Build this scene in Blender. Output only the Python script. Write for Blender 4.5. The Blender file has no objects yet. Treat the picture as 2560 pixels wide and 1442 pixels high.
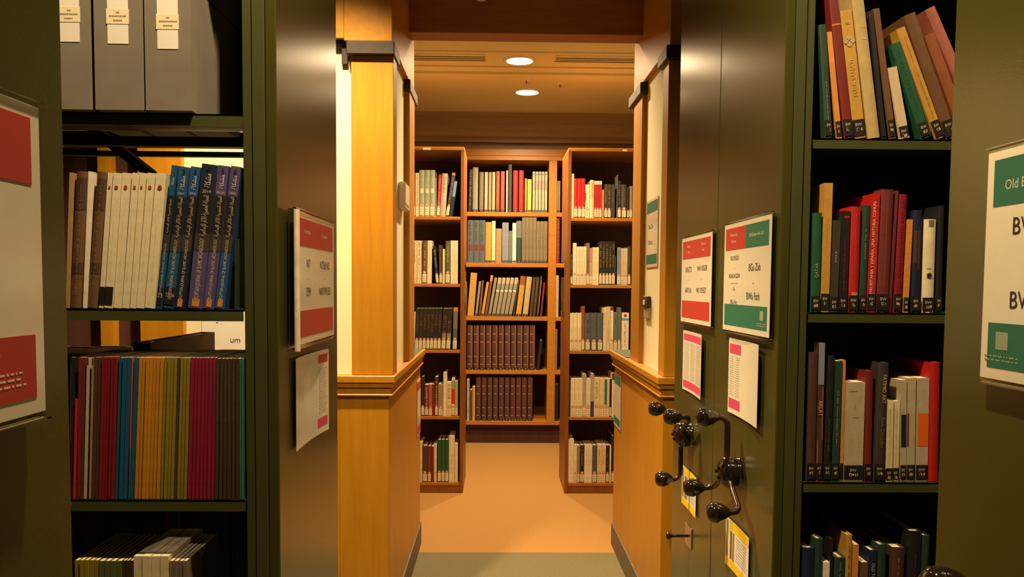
# Library stack room looking through a panelled opening to timber bookcases.
import bpy, math, random
from mathutils import Matrix, Vector
random.seed(11)
SC = bpy.context.scene
COL = SC.collection
PI = math.pi

# ------------------------------------------------------------------ camera
FOC, PX, PY, EYE = 2050.0, 1280.0, 830.0, 1.2
YAW, PITCH, ROLL = math.atan(37.9/FOC), math.atan(116.7/FOC), math.radians(.46)
D = Vector((math.sin(YAW)*math.cos(PITCH), math.cos(YAW)*math.cos(PITCH), -math.sin(PITCH)))
R0 = Vector((math.cos(YAW), -math.sin(YAW), 0)); U0 = R0.cross(D)
RR = R0*math.cos(ROLL) + U0*math.sin(ROLL); UU = U0*math.cos(ROLL) - R0*math.sin(ROLL)
cam_d = bpy.data.cameras.new('camera'); cam = bpy.data.objects.new('camera', cam_d); COL.objects.link(cam)
cam_d.sensor_width = 36; cam_d.lens = FOC/2560*36; cam_d.shift_y = (PY-721)/2560; cam_d.clip_start = .02
M = Matrix.Identity(4)
for i in range(3):
    M[i][0], M[i][1], M[i][2] = RR[i], UU[i], -D[i]
M[2][3] = EYE
cam.matrix_world = M
SC.camera = cam

def at(x, y, X=None, Y=None, Z=None):
    """The point of the plane X=, Y= or Z= that the photograph shows at pixel x, y (used to measure real positions)."""
    q = D + RR*((x-PX)/FOC) - UU*((y-PY)/FOC)
    t = X/q.x if X is not None else Y/q.y if Y is not None else (Z-EYE)/q.z
    return Vector((0, 0, EYE)) + q*t

# ------------------------------------------------------------------ materials
MATS = {}
def nodes_of(name):
    m = bpy.data.materials.new(name); m.use_nodes = True
    nt = m.node_tree; b = nt.nodes['Principled BSDF']
    return m, nt, b
def srgb(h):
    c = [int(h[i:i+2], 16)/255 for i in (0, 2, 4)]
    return tuple((v/12.92 if v <= .04045 else ((v+.055)/1.055)**2.4) for v in c)
def mat(name, col, rough=.6, vary=.15, scale=40, bump=0, metal=0, spec=.5, coat=0, stretch=(1, 1, 1), emit=0, trans=0, bscale=None):
    if name in MATS: return MATS[name]
    m, nt, b = nodes_of(name)
    N, L = nt.nodes.new, nt.links.new
    tc = N('ShaderNodeTexCoord'); mp = N('ShaderNodeMapping'); mp.inputs['Scale'].default_value = stretch
    L(tc.outputs['Object'], mp.inputs['Vector'])
    nz = N('ShaderNodeTexNoise'); nz.inputs['Scale'].default_value = scale; nz.inputs['Detail'].default_value = 4
    L(mp.outputs['Vector'], nz.inputs['Vector'])
    rp = N('ShaderNodeValToRGB')
    rp.color_ramp.elements[0].position = .3; rp.color_ramp.elements[1].position = .7
    rp.color_ramp.elements[0].color = (*[c*(1-vary) for c in col], 1)
    rp.color_ramp.elements[1].color = (*[min(1, c*(1+vary)) for c in col], 1)
    L(nz.outputs['Fac'], rp.inputs['Fac']); L(rp.outputs['Color'], b.inputs['Base Color'])
    b.inputs['Roughness'].default_value = rough; b.inputs['Metallic'].default_value = metal
    b.inputs['Specular IOR Level'].default_value = spec
    b.inputs['Coat Weight'].default_value = coat
    b.inputs['Transmission Weight'].default_value = trans
    if emit:
        b.inputs['Emission Color'].default_value = (*col, 1); b.inputs['Emission Strength'].default_value = emit
    if bump:
        n2 = N('ShaderNodeTexNoise'); n2.inputs['Scale'].default_value = bscale or scale*4; n2.inputs['Detail'].default_value = 3
        L(tc.outputs['Object'], n2.inputs['Vector'])
        bp = N('ShaderNodeBump'); bp.inputs['Strength'].default_value = bump; bp.inputs['Distance'].default_value = .002
        L(n2.outputs['Fac'], bp.inputs['Height']); L(bp.outputs['Normal'], b.inputs['Normal'])
    MATS[name] = m
    return m
def wood(name, c1, c2, axis='Z', rough=.4, scale=5):
    if name in MATS: return MATS[name]
    m, nt, b = nodes_of(name); N, L = nt.nodes.new, nt.links.new
    tc = N('ShaderNodeTexCoord'); mp = N('ShaderNodeMapping')
    mp.inputs['Scale'].default_value = {'Z': (9, 9, .7), 'X': (.7, 9, 9), 'Y': (9, .7, 9)}[axis]
    L(tc.outputs['Object'], mp.inputs['Vector'])
    n1 = N('ShaderNodeTexNoise'); n1.inputs['Scale'].default_value = scale; n1.inputs['Detail'].default_value = 6; n1.inputs['Distortion'].default_value = .6
    n2 = N('ShaderNodeTexNoise'); n2.inputs['Scale'].default_value = scale*9; n2.inputs['Detail'].default_value = 3
    L(mp.outputs['Vector'], n1.inputs['Vector']); L(mp.outputs['Vector'], n2.inputs['Vector'])
    mx = N('ShaderNodeMix'); mx.data_type = 'FLOAT'; mx.inputs[0].default_value = .3
    L(n1.outputs['Fac'], mx.inputs[2]); L(n2.outputs['Fac'], mx.inputs[3])
    rp = N('ShaderNodeValToRGB'); rp.color_ramp.elements[0].position = .33; rp.color_ramp.elements[1].position = .68
    rp.color_ramp.elements[0].color = (*c1, 1); rp.color_ramp.elements[1].color = (*c2, 1)
    L(mx.outputs[0], rp.inputs['Fac']); L(rp.outputs['Color'], b.inputs['Base Color'])
    b.inputs['Roughness'].default_value = rough
    MATS[name] = m
    return m
MAPLE = wood('honey maple veneer', (.40, .165, .006), (.50, .22, .009), 'Z')
MAPLE_X = wood('honey maple rail across', (.40, .165, .006), (.50, .22, .009), 'X')
MAPLE_Y = wood('honey maple rail lengthwise', (.40, .165, .006), (.50, .22, .009), 'Y')
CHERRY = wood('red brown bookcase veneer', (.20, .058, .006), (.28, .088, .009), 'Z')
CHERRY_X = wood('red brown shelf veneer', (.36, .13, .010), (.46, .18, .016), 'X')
SHADEWOOD = wood('shade darkened beam veneer', (.27, .080, .012), (.36, .12, .018), 'X', .5)  # beam colour darkened for the shade on its front
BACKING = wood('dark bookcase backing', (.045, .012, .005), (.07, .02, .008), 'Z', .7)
GREEN = mat('green enamelled steel', (.052, .050, .009), .25, .06, 6, .05, bscale=420, spec=.5)
GREENUP = mat('green upright steel', (.056, .060, .015), .40, .08, 8, .08, bscale=420)
GREENDK = mat('dark green shelf steel', (.040, .052, .018), .42, .08, 8, .08, bscale=420)
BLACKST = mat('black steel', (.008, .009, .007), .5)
CREAMW = mat('cream painted plaster', (.80, .72, .42), .8, .02, 5, .03)
CEIL = mat('pale ceiling paint', (.62, .62, .44), .8, .02, 4)
CORN = mat('taupe cornice paint', (.36, .27, .19), .7, .03, 4)
CARPET_T = mat('tan loop carpet', (.37, .185, .042), .95, .16, 160, .5, bscale=500)
CARPET_G = mat('grey green loop carpet', (.15,.125,.055), .95, .2, 160, .5, bscale=500)
BRONZE = mat('dark bronze bracket', (.032, .020, .012), .45)
BAKE = mat('black glossy plastic', (.012, .007, .005), .08, .1, 20, spec=.8)
RODM = mat('dark bronze rod', (.05, .03, .018), .25, metal=.6)
WHITEPL = mat('white plastic', (.75, .70, .62), .4, .03)
PAPER = mat('white paper', (.80, .75, .64), .7, .03, 12)
PAGES = mat('page edges', (.78, .70, .52), .85, .12, 30, stretch=(40, 1, 1))
INK = mat('black ink', (.03, .025, .02), .6)
LAMPM = mat('lamp filament glow', (1, .70, .36), emit=16)
CHROME = mat('bright lamp reflector', (.34, .27, .19), .35, .3, 60, metal=1)
ACR = mat('clear acrylic', (.93, .93, .9), .05, 0, trans=1, spec=.5)
VENTDK = mat('dark vent slot', (.02, .015, .01), .8)
C = dict(moss=(.10, .11, .035), rose=(.37, .115, .08), blaze=(.78, .13, .008), cream=(.70, .58, .32), ivory=(.76, .66, .42), white=(.80, .72, .55), black=(.014, .012, .011), dark=(.05, .038, .028), brown=(.14, .066, .024),
    dbrown=(.075, .035, .02), rust=(.26, .08, .028), orange=(.62, .24, .05), ochre=(.50, .27, .045), tan=(.37, .22, .09), beige=(.60, .46, .29),
    red=(.45, .013, .010), bred=(.60, .012, .010), dred=(.17, .016, .012), maroon=(.15, .025, .022), pink=(.55, .21, .14), green=(.012, .085, .038), dgreen=(.018, .05, .03),
    olive=(.25, .19, .015), sage=(.31, .33, .20), slate=(.085, .10, .105), gslate=(.13, .155, .12), taupe=(.19, .145, .085), gtan=(.27, .23, .15), stone=(.46, .38, .24),
    navy=(.010, .016, .045), blue=(.015, .075, .22), violet=(.085, .06, .17), teal=(.03, .16, .10), petrol=(.010, .085, .17), magenta=(.25, .010, .036),
    crimson=(.22, .008, .012), amber=(.52, .22, .015), yellow=(.70, .44, .06), lime=(.36, .42, .06), choc=(.055, .033, .016), grey=(.26, .22, .16), steel=(.22, .24, .27),
    parch=(.46, .34, .14), purple=(.06, .03, .20), lblue=(.15, .32, .55), pinkr=(.48, .07, .05), silver=(.42, .37, .28))
def cloth(c, rough=.5):
    return mat('cover ' + c, C[c], rough, .10, 60)
def ink(c):
    return mat('print ' + c, C[c], .5, 0)

# ------------------------------------------------------------------ mesh building
class MB:
    def __init__(s): s.v, s.f, s.m, s.mats = [], [], [], []
    def slot(s, m):
        if m not in s.mats: s.mats.append(m)
        return s.mats.index(m)
    def face(s, pts, m):
        k = len(s.v); s.v += [tuple(p) for p in pts]; s.f.append(tuple(range(k, k+len(pts)))); s.m.append(s.slot(m))
    def box(s, x0, x1, y0, y1, z0, z1, m, bev=0):
        if x1 < x0: x0, x1 = x1, x0
        if y1 < y0: y0, y1 = y1, y0
        if z1 < z0: z0, z1 = z1, z0
        k = len(s.v); i = s.slot(m)
        b = min(bev, (x1-x0)/3, (y1-y0)/3, (z1-z0)/3)
        if b <= 0:
            s.v += [(x, y, z) for z in (z0, z1) for x, y in ((x0, y0), (x1, y0), (x1, y1), (x0, y1))]
            q = [(3, 2, 1, 0), (4, 5, 6, 7), (0, 1, 5, 4), (1, 2, 6, 5), (2, 3, 7, 6), (3, 0, 4, 7)]
            s.f += [tuple(k+a for a in f) for f in q]; s.m += [i]*6
            return
        X, Y, Z = (x0, x1), (y0, y1), (z0, z1); idx = {}
        for a in (0, 1):
            for c in (0, 1):
                for d in (0, 1):
                    sx, sy, sz = (1, -1)[a], (1, -1)[c], (1, -1)[d]
                    for ax in range(3):
                        p = [X[a]+sx*b, Y[c]+sy*b, Z[d]+sz*b]; p[ax] = (X[a], Y[c], Z[d])[ax]
                        idx[a, c, d, ax] = len(s.v); s.v.append(tuple(p))
        def F(*q): s.f.append(q); s.m.append(i)
        for ax in range(3):
            o1, o2 = [t for t in range(3) if t != ax]
            for e in (0, 1):
                ring = []
                for p, q in ((0, 0), (1, 0), (1, 1), (0, 1)):
                    c = [0, 0, 0]; c[ax] = e; c[o1] = p; c[o2] = q; ring.append(idx[(*c, ax)])
                F(*ring)
        for ax in range(3):           # bevel strips along each axis
            o1, o2 = [t for t in range(3) if t != ax]
            for p in (0, 1):
                for q in (0, 1):
                    c0 = [0]*3; c0[o1] = p; c0[o2] = q; c1 = list(c0); c1[ax] = 1
                    F(idx[(*c0, o1)], idx[(*c1, o1)], idx[(*c1, o2)], idx[(*c0, o2)])
        for a in (0, 1):
            for c in (0, 1):
                for d in (0, 1): F(*[idx[a, c, d, t] for t in range(3)])
    def lathe(s, prof, m, org=(0, 0, 0), axis='Z', n=24, closed=False):
        """prof: list of (radius, height) turned about axis through org"""
        k = len(s.v); i = s.slot(m)
        for r, h in prof:
            for j in range(n):
                a = 2*PI*j/n; c, d = r*math.cos(a), r*math.sin(a)
                p = {'Z': (c, d, h), 'Y': (c, h, d), 'X': (h, c, d)}[axis]
                s.v.append(tuple(p[t]+org[t] for t in range(3)))
        for a in range(len(prof)-1):
            for j in range(n):
                s.f.append((k+a*n+j, k+a*n+(j+1) % n, k+(a+1)*n+(j+1) % n, k+(a+1)*n+j)); s.m.append(i)
        for e in (0, len(prof)-1):
            if prof[e][0] > 1e-6 and not closed:
                s.f.append(tuple(k+e*n+j for j in range(n))); s.m.append(i)
    def tube(s, pts, r, m, n=10):
        pts = [Vector(p) for p in pts]; k = len(s.v); i = s.slot(m)
        up = None
        for a, p in enumerate(pts):
            t = (pts[min(a+1, len(pts)-1)]-pts[max(a-1, 0)]).normalized()
            if up is None:
                up = t.orthogonal().normalized()
            up = (up - t*up.dot(t)).normalized(); w = t.cross(up)
            for j in range(n):
                q = p + (up*math.cos(2*PI*j/n) + w*math.sin(2*PI*j/n))*r
                s.v.append(tuple(q))
        for a in range(len(pts)-1):
            for j in range(n):
                s.f.append((k+a*n+j, k+a*n+(j+1) % n, k+(a+1)*n+(j+1) % n, k+(a+1)*n+j)); s.m.append(i)
        for e in (0, len(pts)-1): s.f.append(tuple(k+e*n+j for j in range(n))); s.m.append(i)
    def prism(s, poly, a0, a1, m, axis='Z'):
        """poly: 2D outline extruded along axis from a0 to a1"""
        k = len(s.v); i = s.slot(m); n = len(poly)
        for a in (a0, a1):
            for p, q in poly:
                s.v.append({'Z': (p, q, a), 'Y': (p, a, q), 'X': (a, p, q)}[axis])
        for j in range(n):
            s.f.append((k+j, k+(j+1) % n, k+n+(j+1) % n, k+n+j)); s.m.append(i)
        s.f.append(tuple(k+j for j in range(n))[::-1]); s.m.append(i)
        s.f.append(tuple(k+n+j for j in range(n))); s.m.append(i)
    def text(s, body, m, cx, cz, height, y=-.0006, width=None, rot=0, align='C'):
        """lettering on a surface that faces -y; rot in quarter turns counter-clockwise; height = cap height"""
        vs, fs = glyphs(body)
        if not vs: return
        x0 = min(v[0] for v in vs); x1 = max(v[0] for v in vs); z0, z1 = 0, .70
        sc = height/.70; sx = sc
        if width and (x1-x0)*sc > width: sx = width/(x1-x0)
        k = len(s.v); i = s.slot(m)
        off = {'C': (x0+x1)/2, 'L': x0, 'R': x1}[align]
        for a, b in vs:
            u, w = (a-off)*sx, (b-(z0+z1)/2)*sc
            for _ in range(rot % 4): u, w = -w, u
            s.v.append((cx+u, y, cz+w))
        s.f += [tuple(k+t for t in f) for f in fs]; s.m += [i]*len(fs)
    def build(s, name, parent=None, smooth=False):
        me = bpy.data.meshes.new(name); me.from_pydata(s.v, [], s.f)
        for m in s.mats: me.materials.append(m)
        me.polygons.foreach_set('material_index', s.m)
        if smooth: me.polygons.foreach_set('use_smooth', [True]*len(s.f))
        me.update()
        o = bpy.data.objects.new(name, me); COL.objects.link(o)
        if parent: o.parent = parent
        return o
GLY = {}
def glyphs(body):
    if body not in GLY:
        cu = bpy.data.curves.new('glyph', 'FONT'); cu.body = body; cu.resolution_u = 3
        o = bpy.data.objects.new('glyph', cu); COL.objects.link(o)
        dg = bpy.context.evaluated_depsgraph_get(); dg.update()
        me = bpy.data.meshes.new_from_object(o.evaluated_get(dg))
        GLY[body] = ([(v.co.x, v.co.y) for v in me.vertices], [tuple(p.vertices) for p in me.polygons])
        bpy.data.objects.remove(o); bpy.data.curves.remove(cu); bpy.data.meshes.remove(me)
    return GLY[body]
def empty(name, loc, rz=0, ry=0):
    o = bpy.data.objects.new(name, None); COL.objects.link(o); o.empty_display_size = .05
    o.location = loc; o.rotation_euler = (0, ry, rz)
    return o
def tag(o, label, cat, group=None, kind=None):
    o['label'] = label; o['category'] = cat
    if group: o['group'] = group
    if kind: o['kind'] = kind
    return o
def structure(o, label=None):
    o['kind'] = 'structure'
    if label: o['label'] = label; o['category'] = 'wall' if 'wall' in o.name else o.name.split('_')[0].split('.')[0]
    return o
def solid(name, x0, x1, y0, y1, z0, z1, m, bev=0, label=None):
    b = MB(); b.box(x0, x1, y0, y1, z0, z1, m, bev)
    return structure(b.build(name), label)

# ------------------------------------------------------------------ key planes (metres)
XL, XR = -.35, .52              # faces of the end panels on both sides of the main aisle
YWALL = 2.66                    # front of the panelled partition
YHALF = 3.75                    # far end of the half walls
YCASE, YBACK = 4.68, 6.15       # fronts of the side bookcases, front of the back bookcase
ZC_STACK, ZC_PASS, ZC_IN = 2.60, 2.285, 2.46

# ------------------------------------------------------------------ shell
b = MB(); b.box(-3.2, 3.4, -2.0, 3.63, -.05, 0, CARPET_G); structure(b.build('floor'), 'grey green carpet of the stack room')
b = MB(); b.box(-3.2, 3.4, 3.63, 6.9, -.05, 0, CARPET_T); structure(b.build('floor'), 'tan carpet of the inner room')
solid('wall_rear', -3.2, 3.4, -2.1, -2.0, 0, 2.7, CREAMW)
solid('wall_left', -3.3, -3.2, -2.0, 6.9, 0, 2.7, CREAMW)
solid('wall_right', 3.4, 3.5, -2.0, 6.9, 0, 2.7, CREAMW)
solid('wall_far', -3.2, 3.4, 6.8, 6.9, 0, 2.7, CORN)

def ceiling(name, x0, x1, y0, y1, z, holes, m, thick=.04):
    """a ceiling slab whose underside has real round openings (each in its own strip along y)"""
    mb = MB(); n = 32; ys = y0
    for hx, hy, r in sorted(holes, key=lambda h: h[1]):
        h = r*1.25
        mb.face([(x0, ys, z), (x0, hy-h, z), (x1, hy-h, z), (x1, ys, z)], m)
        mb.face([(x0, hy-h, z), (x0, hy+h, z), (hx-h, hy+h, z), (hx-h, hy-h, z)], m)
        mb.face([(hx+h, hy-h, z), (hx+h, hy+h, z), (x1, hy+h, z), (x1, hy-h, z)], m)
        for j in range(n):
            a0, a1 = 2*PI*j/n, 2*PI*(j+1)/n
            def sq(a):
                k = h/max(abs(math.cos(a)), abs(math.sin(a))); return (hx+k*math.cos(a), hy+k*math.sin(a), z)
            mb.face([(hx+r*math.cos(a0), hy+r*math.sin(a0), z), (hx+r*math.cos(a1), hy+r*math.sin(a1), z), sq(a1), sq(a0)], m)
        ys = hy+h
    mb.face([(x0, ys, z), (x0, y1, z), (x1, y1, z), (x1, ys, z)], m)
    mb.box(x0, x1, y0, y1, z+.12, z+.12+thick, m)
    return structure(mb.build(name))
LAMPS_IN = [(.1167, 4.67), (.1866, 5.417), (-1.10, 4.05), (1.25, 4.05), (.10, 3.85)]
LAMPS_ST = [(-.10, .88), (-.55, 2.12), (1.25, 1.02)]
ceiling('ceiling', -3.2, 3.4, 3.3, 6.8, ZC_IN, [(*p, .079) for p in LAMPS_IN[:2]]+[(*LAMPS_IN[4], .079)], CEIL)['label'] = 'ceiling of the inner room'
ceiling('ceiling', -3.2, 3.4, -2.0, YWALL, ZC_STACK, [(*p, .079) for p in LAMPS_ST], CEIL)['label'] = 'ceiling of the stack room'
solid('ceiling', -.36, .57, YWALL-.02, 3.30, ZC_PASS, ZC_PASS+.05, CEIL, label='low ceiling of the passage')

# fine ceiling mouldings of the inner room
def strip(n, y0, y1, dz, m=CEIL):
    return solid('trim_%d' % n, -3.2, 3.4, y0, y1, ZC_IN-dz, ZC_IN+.002, m)
strip(20, 4.50, 4.52, .006); strip(21, 4.80, 4.85, .008); strip(22, 4.93, 5.04, .014)
# stepped cornice above the back bookcase
b = MB()
b.prism([(6.30, 2.46), (6.06, 2.46), (6.06, 2.452), (6.10, 2.435), (6.10, 2.40), (6.12, 2.392), (6.12, 2.345), (6.135, 2.335), (6.135, 2.30), (6.17, 2.285), (6.17, 2.262), (6.30, 2.262)], -3.2, 3.4, CORN, 'X')
structure(b.build('trim_23'), 'stepped taupe cornice above the back bookcase')
solid('wall_back_upper', -3.2, 3.4, 6.22, 6.8, 2.20, 2.47, CORN)

# half walls, ledges, posts, brackets, header beams, cream infill  (mirror for both sides)
for s, xf, xs in (('left', -.35, -1), ('right', .545, 1)):
    X = lambda d: xf + xs*d                                  # d metres away from the passage
    far = 2.2
    # half wall body: passage face and the face towards the stacks
    solid('wall_%s_lower' % s, X(0), X(.16), YWALL, YHALF, .10, .868, MAPLE, .002, 'honey timber half wall on the %s of the passage' % s)
    solid('wall_%s_front' % s, X(.16), X(far), YWALL, YWALL+.14, .10, .868, MAPLE, .002)
    solid('baseboard_%s' % s, X(-.006), X(far), YWALL-.006, YHALF+.006, 0, .10, mat('dark rubber base', (.12, .09, .055), .6))
    # moulded ledge: top board, step and cove below
    b = MB()
    for o, z0, z1 in ((.022, .882, .905), (.017, .866, .882), (.010, .845, .866), (.014, .838, .845)):
        b.box(X(-o), X(.20), YWALL-o, YHALF+o, z0, z1, MAPLE_Y, .002)
        b.box(X(.20), X(far), YWALL-o, YWALL+.16, z0, z1, MAPLE_X, .002)
    structure(b.build('trim_1' if xs < 0 else 'trim_2'), 'moulded honey timber ledge capping the %s half wall' % s)
    b = MB(); b.box(X(-.010), X(.20), 3.36, YHALF+.01, .905, .908, mat('green linoleum', (.045, .075, .05), .5)); structure(b.build('trim_3' if xs < 0 else 'trim_4'))
    # posts
    for k, (y0, y1, d0, d1) in enumerate(((YWALL, 2.75, -.015 if xs < 0 else 0, .12), (3.14, 3.33, -.015 if xs < 0 else 0, .06))):
        solid('trim_%d' % (5+k if xs < 0 else 7+k), X(d0), X(d1), y0, y1, .905, 1.93, MAPLE, .002, '%s timber post on the %s ledge' % (('near', 'far')[k], s))
    solid('trim_%d' % (30 if xs < 0 else 31), X(.66), X(.80), YWALL, 2.75, .905, 1.93, MAPLE, .002)
    # cream wall between and beside the posts
    solid('wall_%s_upper' % s, X(.005 if xs < 0 else .018), X(.10), 2.70, 3.30, .905, 1.97, CREAMW, 0, 'cream wall panel between the posts of the %s half wall' % s)
    solid('wall_%s_infill' % s, X(.10), X(.70), YWALL+.025, YWALL+.07, .905, 2.0, CREAMW, 0, 'cream wall beside the %s near post' % s)
    # brackets at the post heads
    for k, (y0, y1, w) in enumerate(((YWALL-.018, 2.79, .132), (3.12, 3.40, .05))):
        b = MB(); b.box(X(-.020 if xs < 0 else -.012), X(w), y0, y1, 1.925, 1.968, BRONZE, .003); 
        if k == 0: b.box(X(w), X(w+.02), y0+.03, y1, 1.90, 1.968, BRONZE, .002)
        structure(b.build('trim_%d' % (9+k if xs < 0 else 11+k)), 'dark bracket heading the %s post on the %s' % (('near', 'far')[k], s))
    # header beams
    solid('trim_%d' % (13 if xs < 0 else 14), X(-.012 if xs < 0 else 0), X(.14), YWALL-.01, 3.34, 1.968, 2.46, MAPLE_Y if xs < 0 else MAPLE_Y, .002, 'timber beam along the %s of the passage' % s)
    solid('trim_%d' % (15 if xs < 0 else 16), X(.14), X(far), YWALL-.01, YWALL+.14, 1.975, 2.62, MAPLE_X, .002)
    solid('trim_%d' % (17 if xs < 0 else 18), X(.10), X(far), YWALL+.005, YWALL+.10, 1.962, 1.976, BRONZE)
    # partition further out, beyond the aisle ends
    solid('wall_%s_outer' % s, X(.80), X(far), YWALL+.05, YWALL+.10, .905, 2.62, BACKING)
    solid('trim_%d' % (32 if xs < 0 else 33), X(.89), X(.93), YWALL+.01, YWALL+.05, .905, 1.97, MAPLE)
    solid('wall_%s_flank' % s, X(.16), X(far+.7), 3.28, 3.33, 0, 2.46, CREAMW)
b = MB(); b.box(-.355, .56, 3.15, 3.255, 2.147, 2.2846, SHADEWOOD, .002)
structure(b.build('trim_19'), 'shade-darkened timber cross beam over the passage')
solid('wall_header', -.36, .57, YWALL, YWALL+.05, ZC_PASS, 2.62, MAPLE_X)

# ------------------------------------------------------------------ lamps
def downlight(x, y, z, power, label, group, dia=.158, aim=150, blend=.7):
    t = empty('recessed_downlight', (x, y, z)); tag(t, label, 'ceiling light', group)
    r = dia/2
    b = MB(); b.lathe([(r*.86, .012), (r*.86, -.006), (r*1.02, -.009), (r*1.16, -.003), (r*1.16, 0)], WHITEPL, n=32, closed=True); b.build('trim_ring', t, True)
    b = MB()
    prof = [(r*.86, .010), (r*.80, .035), (r*.66, .065), (r*.42, .088), (r*.2, .095)]
    b.lathe(prof, CHROME, n=16, closed=True); b.build('reflector', t)
    b = MB(); b.lathe([(.001, .050), (.016, .056), (.022, .070), (.016, .084), (.010, .094)], LAMPM, n=16); b.build('bulb', t, True)
    L = bpy.data.lights.new('lamp', 'SPOT'); L.energy = power; L.color = (1, .73, .42); L.spot_size = math.radians(aim); L.spot_blend = blend; L.shadow_soft_size = .03
    o = bpy.data.objects.new('lamp', L); COL.objects.link(o); o.parent = t; o.location = (0, 0, .02)
    return t
downlight(*LAMPS_IN[0], ZC_IN, 66, 'bright recessed ceiling downlight between the two air vents', 'inner room downlights', aim=159, blend=.5)
downlight(*LAMPS_IN[1], ZC_IN, 54, 'recessed ceiling downlight behind the vents, above the bookcase gap', 'inner room downlights', aim=159, blend=.5)
for p, nm in zip(LAMPS_IN[2:], ('left', 'right', 'middle')): downlight(*p, ZC_IN, 66 if nm == 'middle' else 42, 'added unseen ceiling downlight over the %s of the inner room, before the bookcases' % nm, 'added inner room downlights')  # unseen downlights added to brighten the half walls and bookcase fronts
for p, e, am, nm in zip(LAMPS_ST, (74, 138, 22), (140, 92, 140), ('main aisle between the rolling stacks', 'gap behind the left rolling stack', 'aisle between the right rolling stacks')):
    downlight(*p, ZC_STACK, e, 'recessed ceiling downlight above the ' + nm, 'stack room downlights', aim=am, blend=.55 if am < 120 else .7)

def sprinkler(x, y, z, label):
    t = empty('ceiling_sprinkler', (x, y, z)); tag(t, label, 'sprinkler')
    b = MB(); b.lathe([(.020, 0), (.020, -.004), (.012, -.007)], WHITEPL, n=20); b.build('escutcheon', t, True)
    b = MB(); b.tube([(0, 0, -.004), (0, 0, -.022)], .004, CHROME, 8); b.lathe([(.012, -.022), (.012, -.024)], CHROME, n=12); b.build('nozzle', t)
sprinkler(.1706, 5.10, ZC_IN, 'small ceiling sprinkler just in front of the farther downlight')
sprinkler(.3826, 5.18, ZC_IN, 'small pale ceiling sprinkler to the right of the farther downlight')
t = empty('smoke_detector', (-.0663, 3.105, ZC_PASS)); tag(t, 'round cream smoke detector on the passage ceiling by the dark beam', 'smoke detector')
b = MB(); b.lathe([(.029, 0), (.029, -.012), (.026, -.015)], WHITEPL, n=28); b.build('base', t, True)
b = MB(); b.lathe([(.025, -.015), (.024, -.024), (.017, -.031), (.001, -.032)], WHITEPL, n=28); b.build('dome', t, True)
b = MB(); b.box(-.006, .006, -.027, -.020, -.024, -.017, VENTDK); b.build('sensor_slot', t)

def vent(x0, x1, label):
    t = empty('ceiling_air_vent', ((x0+x1)/2, 4.64, ZC_IN)); tag(t, label, 'air vent'); w = (x1-x0)/2
    b = MB(); b.box(-w, w, -.075, .075, -.004, 0, CEIL); b.build('plate', t)
    for k in range(3):
        y = -.036+k*.036
        b = MB(); b.box(-w+.004, w-.004, y-.006, y+.006, -.0055, -.004, VENTDK); b.build('slot', t)
vent(-1.1, -.0712, 'slotted linear air vent left of the bright downlight')
vent(.312, 1.3, 'slotted linear air vent right of the bright downlight')

# ------------------------------------------------------------------ bookcases in the inner room
def bookcase(name, x0, x1, y0, depth, z_top, shelves, label, dividers=(), recess=.0, kick=.045, side=.020, lipz=.018):
    t = empty(name, ((x0+x1)/2, y0, 0)); tag(t, label, 'bookcase'); ox = (x0+x1)/2
    def part(nm, a0, a1, b0, b1, c0, c1, m, bev=.0015):
        b = MB(); b.box(a0-ox, a1-ox, b0, b1, c0, c1, m, bev); return b.build(nm, t)
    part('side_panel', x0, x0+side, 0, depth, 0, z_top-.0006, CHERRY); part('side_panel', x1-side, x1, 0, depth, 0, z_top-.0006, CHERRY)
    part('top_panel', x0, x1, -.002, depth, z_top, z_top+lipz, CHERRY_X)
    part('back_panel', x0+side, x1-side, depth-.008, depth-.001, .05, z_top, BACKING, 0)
    xs = [x0+side] + [d for dv in dividers for d in dv] + [x1-side]
    for k in range(0, len(xs), 2):
        for z in shelves:
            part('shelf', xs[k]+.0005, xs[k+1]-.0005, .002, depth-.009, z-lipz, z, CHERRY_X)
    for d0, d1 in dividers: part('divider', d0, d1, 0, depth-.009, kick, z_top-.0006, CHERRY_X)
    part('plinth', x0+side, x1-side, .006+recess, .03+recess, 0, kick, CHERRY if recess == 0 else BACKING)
    return t
SH_SIDE = (1.5865, 1.2065, .829, .4465, .062)
case_l = bookcase('wooden_bookcase', -1.12, -.19, YCASE, .42, 1.958, SH_SIDE, 'red brown timber bookcase on the left, end facing the gap')
case_r = bookcase('wooden_bookcase', .397, 1.32, YCASE, .42, 1.960, SH_SIDE, 'red brown timber bookcase on the right, beside the gap')
SH_BACK = (1.7448, 1.3676, .9667, .5627, .1771)
case_b = bookcase('wooden_bookcase', -1.1, 1.4, YBACK, .36, 2.128, SH_BACK, 'wide timber bookcase against the far wall, between the other two', dividers=((.3803, .4403),), recess=.05, kick=.147, lipz=.031)
b = MB(); b.box(-1.25, 1.25, -.004, .02, 2.128-.005+.036, 2.21, CHERRY_X, .003); o = b.build('fascia', case_b)
# shelf mark stickers on the top rails
for px_, nm in ((1067, 'left'), (1562, 'right')):
    p = at(px_, 372 if px_ < 1300 else 376, Y=YCASE); tt = empty('shelf_mark_sticker', (p.x, YCASE-.0035, p.z-.006))
    b = MB(); b.box(-.012 if px_ > 1300 else -.022, .012 if px_ > 1300 else .022, -.0005, .0005, 0, .012, PAPER); b.build('paper', tt)
    tag(tt, 'small white sticker on the top rail of the %s bookcase' % nm, 'sticker')

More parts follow.
